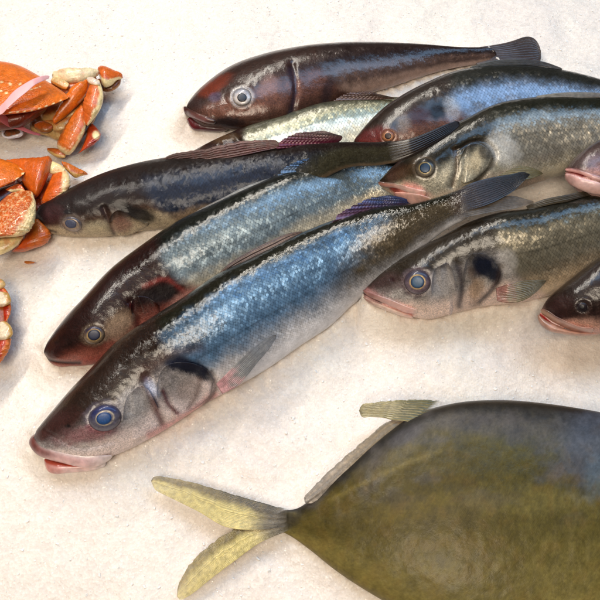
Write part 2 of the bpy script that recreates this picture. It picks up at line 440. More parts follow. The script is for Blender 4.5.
def disc(body, x, y, rx, ry, ang, dome, lift, nr=26, na=56):
    a = math.radians(ang)
    zx = (body.surf(x+rx*1.2, y)-body.surf(x-rx*1.2, y))/(2.4*rx); zy = (body.surf(x, y+ry*1.2)-body.surf(x, y-ry*1.2))/(2.4*ry)
    z0 = body.surf(x, y)
    r = np.linspace(0, 1, nr)[:, None]; th = np.linspace(0, 2*math.pi, na, endpoint=False)[None, :]
    u = r*np.cos(th)*rx; w = r*np.sin(th)*ry
    dx = u*math.cos(a)-w*math.sin(a); dy = u*math.sin(a)+w*math.cos(a)
    z = z0+zx*dx+zy*dy+lift+dome*np.sqrt(np.maximum(0, 1-r**2))-dome*.25*(r**8)
    co = W(x+dx, y+dy, z).reshape(-1, 3)
    i = np.arange(nr-1)[:, None]*na; j = np.arange(na)[None, :]; j2 = (j+1) % na
    F = np.stack([i+j, i+na+j, i+na+j2, i+j2], -1).reshape(-1, 4)[:, ::-1]
    rr = np.tile(r, (1, na)).ravel(); tt = np.tile(th, (nr, 1)).ravel()
    # close the underside
    F = F.tolist()+[[(nr-1)*na+k for k in range(na)]]
    return co, F, rr, tt

def mk_eye(root, body, e):
    x, y, rx, ry, ang = e['at']
    rw = rx*PXM
    co, F, r, th = disc(body, x, y, rx, ry, ang, rw*.30, .0003)
    n = len(r); nz = fbm(np.cos(th)*r*3+9, np.sin(th)*r*3+9)
    col = np.tile(e['iris'], (n, 1)); up = ss(-.2, .7, -np.sin(th)*r+(nz-.5)*.4)
    col = mix(col, e.get('iris_top', e['iris']), up)
    pr = e.get('pr', .45)
    ring = np.exp(-((r-pr*1.12+.05*(nz-.5))/.05)**2)
    col = mix(col, e.get('ring', c(205,170,100)), ring*np.clip(nz*1.5-.15, 0, .85))
    col = col*(.7+.6*fbm(np.cos(th)*r*9+3, np.sin(th)*r*9+1))[:, None]
    col = mix(col, mix(e['rim'], e['iris'], .35), ss(.74, 1.0, r+(nz-.5)*.25)*.85)
    P_ = np.c_[np.ones(n), np.full(n, .25)*(r > pr), np.zeros(n), np.ones(n)]
    uv = np.c_[r, th]
    o = mesh('eye', co, F, np.c_[col, np.ones(n)], P_, uv, EYE, root)
    ox, oy = e.get('po', (0, 0))
    co, F, r, th = disc(body, x+ox, y+oy, rx*pr, ry*pr, ang, rw*.05, .0004+rw*.275, nr=14, na=40)
    n = len(r)
    col = mix(np.tile(e['pupil'], (n, 1)), e.get('pupil2', e['pupil']*.6), ss(.7, 1, r))
    mesh('pupil', co, F, np.c_[col, np.ones(n)], np.tile([.12, 0, 0, 1.0], (n, 1)), np.c_[r, th], EYE, o)
    return o

GRP = 'sea bass laid out on the ice'
OL = c(52,50,30); BROWN = c(58,30,22)
exec_fish = []

# ---------------------------------------------------------------- A: front bass
A = dict(base=(250,330), seed=1, res=(340,110),
    pairs=[(33,435,33,445),(38,428,42,454),(52,411,62,460),(68,392,88,462),(89,370,118,454),(117,341,160,433),(150,318,205,404),
           (182,298,240,385),(217,274,270,367),(255,255,300,346),(300,233,330,326),(345,216,355,303),(385,206,392,277),(415,203,425,246),(450,193,452,226),(476,183,479,214)],
    z=[(.020,.003),(.022,.005),(.024,.009),(.026,.013),(.028,.016),(.031,.021),(.034,.025),(.035,.026),(.036,.027),(.036,.027),(.036,.027),(.040,.026),(.052,.022),(.070,.012),(.086,.006),(.094,.004)],
    back=c(38,36,20), side=c(96,130,164), belly=c(216,215,220), fore=(.43,.55), vb=.62, vl=-.48, wl=.38, wb=.2, sg=.325, lat=(-.10,-.12),  # side: blue-silver skin with a blue sky reflection painted into it
    side2=(c(96,84,66), .73),  # brown-grey tail, starting where the painted sky reflection stops
    htop=c(50,30,20), hmid=c(150,142,140), hlow=c(216,198,194), hv=.06,
    marks=[('B',88,434,40,11,-12,c(128,62,66),.65),('B',60,425,26,17,-40,c(60,30,28),.7),('L',[(140,374),(170,355),(200,348)],7,c(70,40,30),.5),
           ('L',[(147,380),(152,398),(162,424)],4,c(84,34,36),.85),('L',[(163,391),(169,405),(177,413)],2.6,c(80,30,36),.9),
           ('B',187,366,20,9,14,c(10,14,34),1.0),('B',203,373,11,7,35,c(10,14,34),1.0),('B',177,363,12,7,-8,c(12,16,36),1.0),('L',[(150,436),(177,421),(215,395)],4,c(214,130,130),.6),('L',[(211,372),(215,388),(204,406)],3,c(60,40,36),.8),
           ('B',68,426,3.2,2.2,0,c(20,8,8),1),('B',40,436,7,10,30,c(70,38,34),.8),('B',232,368,22,13,-35,c(220,214,210),.5),('B',188,392,16,14,-30,c(120,104,96),.55),('L',[(200,380),(196,396),(188,408)],2.5,c(92,70,64),.6),('B',152,388,11,7,60,c(190,198,220),.7),('B',130,408,17,26,28,c(176,172,172),.55),('B',470,200,24,24,0,c(58,44,42),.75)],  # the bluish-white blob is a highlight painted on the cheek bone
    relief=[('R',105,418,17,14,-15,.0012),('L',[(147,378),(152,398),(162,424)],4,-.0016),('L',[(166,392),(176,412)],2.5,-.001),('L',[(211,372),(215,388),(204,406)],3,-.002),
            ('B',68,426,3,2.4,0,-.0014),('B',190,367,26,8,18,-.002),('L',[(46,432),(80,447),(114,441)],3,-.0015)],
    plates=[dict(name='gill_cover', pairs=[(152,378,163,420),(165,366,177,416),(182,362,192,410),(198,365,204,402),(208,371,211,394),(213,378,214,386)], lift=.0014, h=.002, rim=c(40,34,36)),
            dict(name='cheek_plate', pairs=[(122,400,124,443),(132,391,139,438),(144,386,154,431),(151,391,160,425),(155,400,161,417)], lift=.0006, h=.0012, rim=c(96,52,52), rs=.4)],
    lips=[dict(name='upper_lip', pairs=[(37,434,31,435),(38,439,29,443),(42,443,35,453),(50,446,47,459),(62,450,62,463),(78,453,80,467),(94,454,95,467),(105,455,105,463),(113,455,112,458)],
               z=[(.020,.002),(.021,.002),(.023,.003),(.026,.004),(.026,.004),(.026,.004),(.025,.004),(.024,.003),(.023,.002)], h=[.004,.0042,.004,.0036,.003,.002], c=c(112,60,54), c2=c(218,176,174)),
          dict(name='lower_jaw', pairs=[(44,458,44,463),(47,459,47,470),(56,461,55,474),(66,463,66,473),(80,464,80,472),(95,463,95,470),(106,461,106,466)], z=[(.013,.001)]*2+[(.014,.002)]*5, h=[.003,.0065,.006,.005,.004], c=c(196,130,120), c2=c(226,190,186), inner=c(176,72,52))],
    eyes=[dict(at=(105,418,17,13.5,-14), iris=c(92,88,104), iris_top=c(10,26,84), pupil=c(18,66,120), pupil2=c(12,46,96), ring=c(214,196,160), pr=.46, po=(-1,0.5), rim=c(64,54,66))],
    fins=[dict(name='pectoral_fin', lobes=[dict(pairs=[(216,384,222,394),(224,376,236,387),(236,364,246,377),(250,351,258,362),(264,340,269,349),(275,334,277,337)],
                z=[(.044,.002),(.048,.003),(.052,.003),(.055,.003),(.056,.002),(.056,.001)], c=(c(186,136,138),c(122,120,120)), ct=.4, rays=12, alpha=(1,.7))]),
          dict(name='dorsal_fin', lobes=[dict(pairs=[(214,279,217,281),(226,266,232,274),(246,253,254,263),(270,241,278,252),(290,233,296,240),(302,231,304,233)],
                z=[(.064,.0),(.067,.001),(.068,.001),(.068,.001),(.067,.001),(.065,0)], c=(c(70,46,34),c(110,84,70)), rays=4, amp=.0012, h=.0015)]),
          dict(name='rear_dorsal_fin', lobes=[dict(pairs=[(332,224,412,208),(338,216,412,206),(350,208,411,204),(366,200,408,202),(380,196,402,197),(386,195,394,195)],
                z=[(.068,.004),(.071,.003),(.074,.002),(.077,.001),(.080,0),(.081,0)], c=(c(104,66,90),c(44,66,118)), rays=18, rag=3, alpha=(1,.8))]),
          dict(name='tail_fin', lobes=[dict(pairs=[(456,190,462,212),(474,182,484,206),(494,177,502,198),(512,174,516,189),(524,172,525,180),(530,174,530,175)],
                z=[(.099,.002),(.102,.002),(.102,.002),(.103,.001),(.104,0),(.104,0)], c=(c(56,42,38),c(30,24,22)), rays=12, fade=.3),
                dict(pairs=[(458,202,458,220),(482,198,480,215),(503,196,500,211),(515,196,514,209),(526,199,525,206),(534,201,534,203)],
                z=[(.097,.001),(.097,.001),(.094,.001),(.092,.001),(.092,0),(.092,0)], c=(c(110,96,82),c(120,106,92)), rays=9, alpha=(1,.7), fade=.3)])])
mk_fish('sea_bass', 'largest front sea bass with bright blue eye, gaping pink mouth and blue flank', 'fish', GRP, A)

# ---------------------------------------------------------------- B
B = dict(base=(220,250), seed=9, res=(300,90),
    pairs=[(43,349,45,357),(50,338,52,364),(64,319,74,366),(83,298,104,362),(109,270,140,344),(140,246,180,322),(177,221,215,302),(212,204,250,284),(250,186,285,266),
           (290,171,318,245),(330,163,348,226),(365,160,375,208),(395,161,402,195),(425,160,428,184)],
    z=[(.016,.003),(.018,.006),(.021,.010),(.024,.014),(.026,.018),(.028,.021),(.030,.023),(.031,.023),(.031,.022),(.031,.020),(.030,.015),(.028,.010),(.026,.006),(.024,.004)],
    back=c(32,35,28), side=c(122,138,148), belly=c(208,196,172), vb=.58, vl=-.32, wl=.2, sg=.35, lat=(.05,-.1),
    fore=(.5,.35), htop=c(46,16,12), hmid=c(92,44,34), hlow=c(150,84,70), hv=-.25,
    marks=[('B',120,325,20,14,-50,c(150,124,100),.75),('B',100,360,36,6,-10,c(170,80,70),.5),('B',160,294,26,11,-8,c(22,10,10),1),('L',[(144,286),(165,279),(184,291)],2.5,c(130,44,38),.6),
           ('L',[(131,305),(137,316),(138,326)],3,c(70,24,22),.8),('B',57,343,2.6,2,0,c(20,6,6),1),('B',50,352,12,10,0,c(44,16,16),.7),('B',185,302,24,10,-35,c(196,140,124),.6),('L',[(46,359),(58,362),(80,363)],2,c(30,6,8),.9)],
    relief=[('R',94,335,11,10,0,.001),('L',[(131,302),(137,316),(138,328)],3.5,-.0016),('B',160,294,24,8,-8,-.003),('B',57,343,3,2.4,0,-.0012),('L',[(46,359),(58,362),(80,363)],1.8,-.002)],
    plates=[dict(name='gill_cover', pairs=[(128,300,136,330),(138,296,148,326),(148,297,158,318),(156,301,163,311)], lift=.001, h=.0016, rim=c(50,22,20))],
    eyes=[dict(at=(94,335,11,9.5,-10), iris=c(128,108,86), iris_top=c(30,24,60), pupil=c(32,36,60), pupil2=c(22,24,44), ring=c(196,160,96), pr=.56, rim=c(40,20,22))],
    fins=[dict(name='dorsal_fin', lobes=[dict(pairs=[(186,217,188,220),(202,208,206,214),(222,198,226,206),(242,188,246,195),(260,181,264,186),(270,178,271,180)],
                z=[(.054,0),(.056,.001),(.057,.001),(.057,.001),(.056,.001),(.054,0)], c=(c(110,100,90),c(150,146,140)), rays=4, h=.0012, amp=.001)]),
          dict(name='rear_dorsal_fin', lobes=[dict(pairs=[(278,176,336,168),(284,169,336,166),(292,164,335,164),(302,160,333,162),(312,158,328,160),(317,158,324,159)],
                z=[(.055,.002),(.058,.001),(.060,.001),(.062,.001),(.064,0),(.064,0)], c=(c(84,104,130),c(44,88,140)), rays=16, rag=2.5, alpha=(1,.8))]),
          dict(name='tail_fin', lobes=[dict(pairs=[(422,161,426,184),(440,158,442,188),(458,154,458,192)], z=[(.024,.003),(.022,.002),(.02,.001)], c=(c(84,80,76),c(60,56,54)), rays=14)])])
mk_fish('sea_bass', 'sea bass with dark red head and silver flank, directly behind the largest front bass', 'fish', GRP, B)

# ---------------------------------------------------------------- C
C_ = dict(base=(200,200), seed=17, res=(300,84),
    pairs=[(33,216,34,221),(38,208,42,229),(52,198,58,235),(72,187,84,237),(100,174,112,236),(132,164,143,231),(168,157,178,227),(205,153,212,217),(240,149,246,206),
           (275,146,280,196),(310,144,314,184),(345,142,347,168),(378,142,382,165),(400,140,407,160)],
    z=[(.020,.004),(.022,.006),(.024,.009),(.025,.011),(.026,.013),(.028,.013),(.030,.012),(.033,.010),(.036,.010),(.042,.009),(.052,.008),(.068,.006),(.086,.004),(.103,.002)],
    ratio=[.8,.76,.7,.68,.66,.62,.56,.5,.44,.4],
    met=.7, scl=.9, rou=.16, back=c(40,25,19), side=c(24,32,50), belly=c(126,104,82), vb=.55, vl=-.6, wl=.14, sg=.3,
    side2=(c(56,52,36), .72), htop=c(38,20,17), hmid=c(72,52,40), hlow=c(176,158,130), hv=-.2,
    marks=[('B',52,216,16,11,-20,c(62,30,32),.7),('B',135,213,26,8,22,c(16,9,8),.95),('B',96,228,16,8,0,c(170,156,128),.7),('L',[(104,210),(109,222),(114,234)],2.5,c(50,26,22),.8),
           ('B',122,224,12,9,20,c(120,74,66),.7),('B',67,212,4,3,0,c(14,10,14),.8),('L',[(36,224),(46,229),(56,232)],1.4,c(30,12,12),.8)],
    relief=[('R',71,224,11,8,15,.0012),('L',[(104,208),(109,222),(114,235)],3,-.0015),('B',135,213,26,7,22,-.0025)],
    plates=[dict(name='gill_cover', pairs=[(107,212,112,235),(118,210,120,236),(130,215,132,234),(142,221,142,229),(149,223,149,225)], lift=.0012, h=.0016, rim=c(40,24,20))],
    eyes=[dict(at=(72,224,10.5,7.5,18), iris=c(150,132,118), iris_top=c(60,56,70), pupil=c(72,76,96), pupil2=c(60,64,84), ring=c(190,160,120), pr=.55, po=(-1.5,0), rim=c(80,68,66))],
    fins=[dict(name='dorsal_fin', lobes=[dict(pairs=[(150,163,154,166),(175,154,180,164),(205,149,208,161),(235,142,240,156),(262,140,268,150),(278,140,282,147)],
                z=[(.045,0),(.050,.002),(.055,.003),(.059,.003),(.060,.002),(.060,0)], c=(c(64,32,26),c(100,50,42)), rays=6, h=.0012, amp=.0012, alpha=(1,.85), rag=2)]),
          dict(name='rear_dorsal_fin', lobes=[dict(pairs=[(277,149,336,144),(280,143,339,142),(288,137,342,139),(298,133,342,136),(310,131,338,134),(318,130,332,132)],
                z=[(.058,.002),(.061,.002),(.064,.001),(.067,.001),(.070,0),(.071,0)], c=(c(104,32,58),c(100,48,56)), rays=16, rag=2.5, alpha=(1,.8))]),
          dict(name='tail_fin', lobes=[dict(pairs=[(386,142,391,165),(408,139,414,156),(428,132,432,146),(444,125,448,136),(458,120,461,125)],
                z=[(.106,.004),(.113,.004),(.116,.004),(.119,.003),(.121,.001)], c=(c(50,38,28),c(28,22,26)), rays=8, h=[.005,.003,.001], fade=.25)])])
mk_fish('sea_bass', 'dark brown sea bass with magenta rear fin, its snout touching the orange crab', 'fish', GRP, C_)

# ---------------------------------------------------------------- D
D = dict(base=(520,260), seed=23, res=(320,96),
    pairs=[(363,290,363,297),(371,280,374,304),(390,265,398,313),(412,251,427,319),(440,237,455,313),(469,222,487,306),(500,212,518,303),(531,208,548,296),(560,201,575,286),
           (600,190,612,273),(645,179,655,252),(690,171,695,225),(730,165,732,195)],
    z=[(.030,.002),(.031,.004),(.034,.010),(.037,.016),(.042,.024),(.047,.029),(.051,.030),(.053,.029),(.055,.028),(.056,.024),(.056,.018),(.056,.010),(.056,.006)],
    back=c(40,36,22), side=c(128,120,102), belly=c(206,182,152), vb=.6, vl=-.5, wl=.3, sg=.37, lat=(.1,-.1),
    htop=c(48,36,22), hmid=c(164,156,150), hlow=c(226,200,186), hv=.2,
    marks=[('B',386,284,22,12,-25,c(62,42,40),.75),('B',417,282,20,14,-20,c(76,54,54),.6),('L',[(366,294),(385,303),(410,313)],5,c(216,146,140),.75),('L',[(364,293),(372,297),(381,302)],2.2,c(60,8,10),1),
           ('B',484,266,17,14,20,c(14,20,38),1),('B',494,275,9,9,0,c(18,24,40),.95),('L',[(470,272),(476,290),(474,304)],5,c(96,74,62),.6),('L',[(459,268),(462,285),(459,306)],4,c(50,42,48),.85),('L',[(500,270),(497,282),(480,302)],3,c(50,36,36),.8),('B',508,262,9,16,-10,c(214,206,200),.45),
           ('B',440,284,18,16,0,c(186,182,184),.6),('B',392,280,3,2.4,0,c(40,14,16),1),('B',478,288,8,12,30,c(170,140,110),.6)],
    relief=[('R',417.5,282,14,13,0,.0013),('L',[(459,266),(462,285),(459,308)],4,-.002),('L',[(501,268),(498,282),(480,304)],3,-.002),('L',[(364,293),(372,297),(384,303)],1.8,-.002),('B',392,280,3,2.4,0,-.001)],
    plates=[dict(name='gill_cover', pairs=[(462,258,464,308),(472,254,474,305),(484,254,484,298),(494,262,493,288),(500,271,500,277)], lift=.0016, h=.002, rim=c(46,40,44)),
            dict(name='cheek_plate', pairs=[(430,272,433,318),(440,266,444,314),(452,267,454,310),(456,276,456,300)], lift=.0006, h=.0012, rim=c(90,78,84), rs=.4)],
    lips=[dict(name='upper_lip', pairs=[(363,289,363,292),(368,291,368,296),(378,295,379,301),(392,300,393,307),(406,306,406,313),(418,310,418,314)], lift=.0006, h=.0018, c=c(140,92,84), c2=c(206,160,150)),
          dict(name='lower_jaw', pairs=[(363,296,364,299),(368,298,369,303),(380,303,382,309),(396,309,398,315),(412,314,414,319)], z=[(.028,.001),(.028,.001),(.029,.002),(.029,.002),(.028,.002)], h=[.002,.005,.006,.005], c=c(160,122,110), c2=c(220,190,174))],
    eyes=[dict(at=(417.5,282,13.5,12.5,0), iris=c(110,92,100), iris_top=c(44,40,60), pupil=c(48,78,104), pupil2=c(30,50,84), ring=c(222,184,110), pr=.50, rim=c(40,34,44))],
    fins=[dict(name='pectoral_fin', lobes=[dict(pairs=[(496,288,497,301),(508,284,508,303),(522,281,522,301),(536,280,534,294),(547,280,546,282)],
                z=[(.052,.002),(.057,.004),(.060,.004),(.061,.003),(.061,.001)], c=(c(150,100,88),c(118,106,80)), ct=.4, rays=11, alpha=(1,.75))]),
          dict(name='dorsal_fin', lobes=[dict(pairs=[(526,206,528,210),(545,199,549,205),(565,195,568,201),(585,191,588,196),(610,187,612,190)],
                z=[(.087,0),(.091,.001),(.093,.001),(.090,.001),(.085,0)], c=(c(80,68,48),c(62,52,40)), rays=4, h=.0013, amp=.0006)]),
          dict(name='tail_fin', lobes=[dict(pairs=[(726,166,728,194),(752,150,756,208),(780,136,784,222)], z=[(.056,.004),(.055,.003),(.054,.002)], c=(c(84,80,76),c(60,56,54)), rays=16)])])
mk_fish('sea_bass', 'sea bass with gold-ringed eye and dark blue gill spot, nosing the front bass', 'fish', GRP, D)

# ---------------------------------------------------------------- E
E = dict(base=(540,150), seed=31, res=(320,90),
    pairs=[(378,182,380,187),(388,171,398,198),(404,157,425,208),(425,141,450,209),(446,128,475,204),(468,117,500,196),(495,104,525,187),(525,98,552,178),(560,96,580,172),
           (600,97,612,167),(645,104,650,160),(690,114,692,150),(725,122,726,145)],
    z=[(.062,.004),(.063,.008),(.066,.013),(.069,.017),(.072,.020),(.074,.022),(.075,.022),(.075,.022),(.075,.020),(.075,.018),(.074,.014),(.073,.008),(.072,.004)],
    ratio=[.7,.66,.6,.56,.56,.54,.5,.46,.42,.34],
    back=c(42,42,28), side=c(146,140,128), belly=c(206,194,170), vb=.58, vl=-.55, wl=.25, sg=.36, lat=(.2,-.15),
    htop=c(40,34,18), hmid=c(172,163,142), hlow=c(214,186,160), hv=.22,
    marks=[('B',396,174,16,9,-40,c(84,58,48),.8),('B',412,170,22,11,-30,c(84,62,40),.45),('B',396,190,9,5,35,c(150,40,30),.9),('B',414,192,18,9,20,c(226,160,148),.85),('L',[(380,184),(392,185),(404,188)],2,c(70,40,36),.7),
           ('L',[(455,150),(457,165),(452,186)],2.6,c(80,54,34),.7),('L',[(458,150),(474,142),(484,142),(494,152),(496,160),(486,172),(474,184)],3,c(36,26,18),.85),('B',474,163,8,15,20,c(178,160,128),.7),('B',486,152,9,8,30,c(40,34,28),.8),('B',505,150,14,22,-30,c(216,212,206),.6)],
    relief=[('R',425,168,11,10.5,0,.0012),('L',[(458,150),(474,142),(484,142),(495,154),(486,172),(474,184)],3,-.0018),('L',[(455,150),(457,165),(452,186)],3,-.0014),('B',394,189,9,4,35,-.003)],
    plates=[dict(name='gill_cover', pairs=[(460,149,456,184),(470,144,465,183),(480,143,475,179),(488,148,484,172),(494,156,492,163)], lift=.0014, h=.0018, rim=c(46,34,24))],
    lips=[dict(name='upper_lip', pairs=[(378,181,378,185),(384,182,385,187),(394,183,395,188),(406,186,406,192),(418,189,418,198),(427,190,427,198)], lift=.001, h=.002, c=c(200,140,124), c2=c(236,196,184)),
          dict(name='lower_jaw', pairs=[(394,192,393,196),(401,192,399,201),(411,193,409,207),(422,195,421,208),(434,199,434,207)], lift=.0012, h=.003, c=c(226,164,150), c2=c(236,186,172))],
    eyes=[dict(at=(425,168,10.5,10,0), iris=c(120,108,92), iris_top=c(40,40,44), pupil=c(40,66,92), pupil2=c(24,40,64), ring=c(224,196,132), pr=.5, rim=c(40,36,34))],
    fins=[dict(name='pelvic_fin', lobes=[dict(pairs=[(498,168,500,182),(510,166,512,182),(524,166,526,180),(536,169,536,177),(543,173,543,174)],
                z=[(.082,.002),(.083,.002),(.083,.002),(.082,.001),(.081,0)], c=(c(130,114,78),c(112,100,64)), rays=9)]),
          dict(name='dorsal_fin', lobes=[dict(pairs=[(536,96,538,99),(556,93,558,98),(578,92,580,98),(602,93,604,98),(630,98,632,102)],
                z=[(.098,0),(.100,.001),(.100,.001),(.098,.001),(.095,0)], c=(c(140,132,120),c(120,108,98)), rays=4, h=.0014)]),
          dict(name='tail_fin', lobes=[dict(pairs=[(721,122,722,145),(748,106,750,160),(776,92,778,174)], z=[(.072,.003),(.071,.002),(.07,.002)], c=(c(84,80,76),c(60,56,54)), rays=16)])])
mk_fish('sea_bass', 'pale cheeked sea bass with open pink mouth, crossed by a dark tail above its eye', 'fish', GRP, E)

# ---------------------------------------------------------------- F
F_ = dict(base=(500,110), seed=41, res=(260,70),
    pairs=[(353,141,354,147),(364,127,372,155),(382,109,395,160),(402,95,422,160),(427,82,452,155),(455,71,482,148),(490,65,512,142),(530,65,545,137),(570,71,580,134),(615,83,620,132),(660,96,662,128),(690,104,690,124)],
    z=[(.044,.003),(.045,.006),(.047,.010),(.049,.013),(.050,.015),(.050,.015),(.050,.015),(.050,.014),(.050,.012),(.050,.009),(.050,.006),(.050,.004)],
    ratio=[.7,.66,.6,.54,.5,.5,.48,.44,.4,.34],
    back=c(50,50,44), side=c(118,130,150), belly=c(206,200,194), vb=.55, vl=-.3, wl=.25, sg=.32,
    htop=c(52,36,27), hmid=c(96,62,50), hlow=c(120,56,46), hv=.15,
    marks=[('B',372,138,18,11,-25,c(96,26,26),.8),('B',438,112,10,11,-20,c(14,12,20),1),('B',418,116,13,10,-15,c(58,24,24),.9),('B',403,125,8,12,15,c(150,136,128),.45),('B',452,108,9,15,-10,c(206,206,210),.35)],
    relief=[('R',388,136,7,6.5,0,.001),('B',436,112,13,8,10,-.003)],
    eyes=[dict(at=(388,136,6.8,6.2,0), iris=c(168,110,76), iris_top=c(120,70,50), pupil=c(50,30,30), pupil2=c(30,16,16), ring=c(206,150,100), pr=.5, rim=c(60,20,20))],
    fins=[dict(name='dorsal_fin', lobes=[dict(pairs=[(470,67,471,70),(490,61,492,66),(516,59,518,65),(545,62,546,67),(562,68,563,70)],
                z=[(.067,0),(.069,.001),(.069,.001),(.068,.001),(.065,0)], c=(c(80,76,70),c(60,54,52)), rays=4, h=.0013)]),
          dict(name='tail_fin', lobes=[dict(pairs=[(686,104,687,124),(708,92,710,138),(730,82,732,148)], z=[(.05,.002),(.049,.002),(.048,.002)], c=(c(84,80,76),c(60,56,54)), rays=14)])])
mk_fish('sea_bass', 'silvery blue sea bass with reddish snout and small orange eye, behind the pale cheeked bass', 'fish', GRP, F_)

# ---------------------------------------------------------------- G
G = dict(base=(600,300), seed=47, res=(220,80),
    pairs=[(541,310,541,314),(546,301,552,322),(564,284,578,331),(590,264,605,334),(620,245,640,325),(660,225,680,310),(710,212,722,292),(750,212,755,270),(785,214,786,250)],
    z=[(.046,.002),(.048,.004),(.053,.010),(.058,.015),(.062,.018),(.064,.018),(.064,.014),(.062,.010),(.060,.006)],
    back=c(40,28,22), side=c(110,98,84), belly=c(200,170,150), vb=.3, vl=-.5, sg=.5,
    htop=c(48,30,24), hmid=c(52,32,28), hlow=c(196,150,132), hv=-.2,
    marks=[('B',560,308,18,12,-35,c(52,26,24),.6),('L',[(541,314),(556,325),(575,330),(606,334)],4.5,c(206,156,144),.8)],
    relief=[('R',583,307,8,7,0,.0012)],
    lips=[dict(name='upper_lip', pairs=[(541,308,540,313),(547,310,545,316),(556,316,554,322),(566,321,565,328),(578,326,577,332),(594,328,594,333)], lift=.001, h=.0024, c=c(150,110,80), c2=c(206,160,144)),
          dict(name='lower_jaw', pairs=[(538,313,537,318),(542,317,540,324),(552,323,549,331),(563,328,562,334),(580,332,580,336),(600,332,600,335)], z=[(.043,.001),(.043,.002),(.044,.002),(.044,.002),(.044,.002),(.044,.002)], h=[.003,.006,.006,.005], c=c(150,112,96), c2=c(206,160,144)),
          dict(name='mouth_lining', pairs=[(540,312,539,315),(546,315,544,321),(555,321,552,327),(566,327,563,330)], z=[(.045,.002),(.046,.002),(.046,.002),(.046,.002)], h=.002, c=c(150,12,10), c2=c(120,8,8))],
    eyes=[dict(at=(582,307,5.5,4.8,0), iris=c(34,22,26), pupil=c(10,6,10), ring=c(44,30,32), pr=.5, rim=c(26,15,15))],
    fins=[dict(name='tail_fin', lobes=[dict(pairs=[(780,214,781,250),(806,196,808,268),(834,182,836,282)], z=[(.06,.004),(.058,.003),(.056,.002)], c=(c(84,80,76),c(60,56,54)), rays=14)])])
mk_fish('sea_bass', 'dark brown sea bass head with red lined mouth, below the gold-ringed eye bass', 'fish', GRP, G)

# ---------------------------------------------------------------- H
H = dict(base=(600,170), seed=53, res=(200,70),
    pairs=[(565,171,565,177),(570,163,573,187),(585,149,592,197),(605,137,615,199),(640,124,648,194),(690,118,695,178),(740,120,742,160),(770,122,771,145)],
    z=[(.088,.002),(.089,.004),(.091,.008),(.093,.010),(.095,.010),(.094,.008),(.092,.006),(.090,.004)],
    ratio=[.6,.56,.52,.5,.48,.44,.38],
    back=c(70,60,52), side=c(130,116,106), belly=c(206,180,164), vb=.3, vl=-.4, sg=.5,
    htop=c(92,70,66), hmid=c(150,112,106), hlow=c(214,172,162), hv=.25,
    marks=[('B',580,180,16,8,20,c(222,170,164),.7),('L',[(566,170),(574,172),(583,175)],2.4,c(120,10,14),1),('B',592,160,10,6,-20,c(120,100,106),.6)],
    relief=[('L',[(566,170),(574,172),(583,175)],2,-.002)],
    lips=[dict(name='lower_jaw', pairs=[(565,173,564,178),(570,174,569,184),(580,177,578,189),(594,181,592,194),(612,186,611,196)], lift=.0012, h=.0026, c=c(206,160,154), c2=c(226,186,178)),
          dict(name='upper_lip', pairs=[(565,168,565,171),(571,168,571,172),(580,170,580,174),(592,173,592,179),(606,178,606,184)], lift=.001, h=.0018, c=c(222,164,158), c2=c(230,180,172))],
    fins=[dict(name='tail_fin', lobes=[dict(pairs=[(766,122,767,145),(790,108,792,160),(814,96,816,172)], z=[(.09,.003),(.088,.002),(.086,.002)], c=(c(84,80,76),c(60,56,54)), rays=14)])], rest=False)
mk_fish('sea_bass', 'pinkish sea bass snout with closed lips resting on the pale cheeked bass', 'fish', GRP, H)

# ---------------------------------------------------------------- I
I_ = dict(base=(320,90), seed=61, res=(280,80),
    pairs=[(185,107,186,114),(192,97,196,124),(207,82,222,129),(230,66,252,130),(262,54,285,125),(300,46,318,112),(342,42,356,98),(385,42,394,86),(425,44,430,74),(462,47,465,66),(496,47,497,62)],
    z=[(.024,.004),(.026,.007),(.028,.010),(.030,.012),(.031,.013),(.031,.013),(.031,.012),(.030,.010),(.028,.009),(.026,.008),(.024,.007),(.022,.005)],
    back=c(56,36,32), side=c(92,70,62), belly=c(150,120,104), vb=.2, vl=-.5, sg=.45, scl=.5,
    htop=c(58,28,18), hmid=c(96,60,48), hlow=c(70,44,34), hv=.2,
    marks=[('B',214,86,22,8,-32,c(120,44,20),.7),('B',228,122,20,6,5,c(24,12,14),.9),('B',196,106,12,9,-40,c(50,32,30),.8),('B',215,97,7,5,-20,c(84,72,96),.6),('L',[(290,70),(294,92),(291,112)],3,c(40,28,40),.85),('B',328,88,6,18,15,c(40,24,26),.8),('B',268,86,13,10,-30,c(150,112,104),.5)],  # the flat near-black blob is shadow painted at the mouth corner
    relief=[('R',242,97,10,9.5,0,.0012),('L',[(292,64),(296,88),(292,112)],3.5,-.0018),('B',215,97,4,3,0,-.0012)],
    lips=[dict(name='upper_lip', pairs=[(184,105,183,110),(188,108,186,115),(196,112,195,119),(206,116,205,123),(216,120,216,125)], lift=.0012, h=.003, c=c(84,48,48), c2=c(116,72,70)),
          dict(name='lower_jaw', pairs=[(187,117,187,123),(192,118,192,129),(202,121,202,131),(214,124,214,132),(228,126,228,131)], z=[(.020,.002)]*5, h=[.003,.006,.006,.004], c=c(92,24,30), c2=c(64,20,24))],
    eyes=[dict(at=(242,97,9.8,9,0), iris=c(206,196,190), iris_top=c(150,150,160), pupil=c(10,14,34), pupil2=c(8,10,24), ring=c(150,130,120), pr=.48, po=(0,.5), rim=c(50,30,28))],
    fins=[dict(name='tail_fin', lobes=[dict(pairs=[(474,48,476,64),(512,41,514,70),(540,30,542,78)], z=[(.022,.003),(.022,.002),(.02,.002)], c=(c(84,70,66),c(60,46,44)), rays=14)])])
mk_fish('sea_bass', 'reddish brown sea bass with silver eye and dark crimson lip, behind the others', 'fish', GRP, I_)

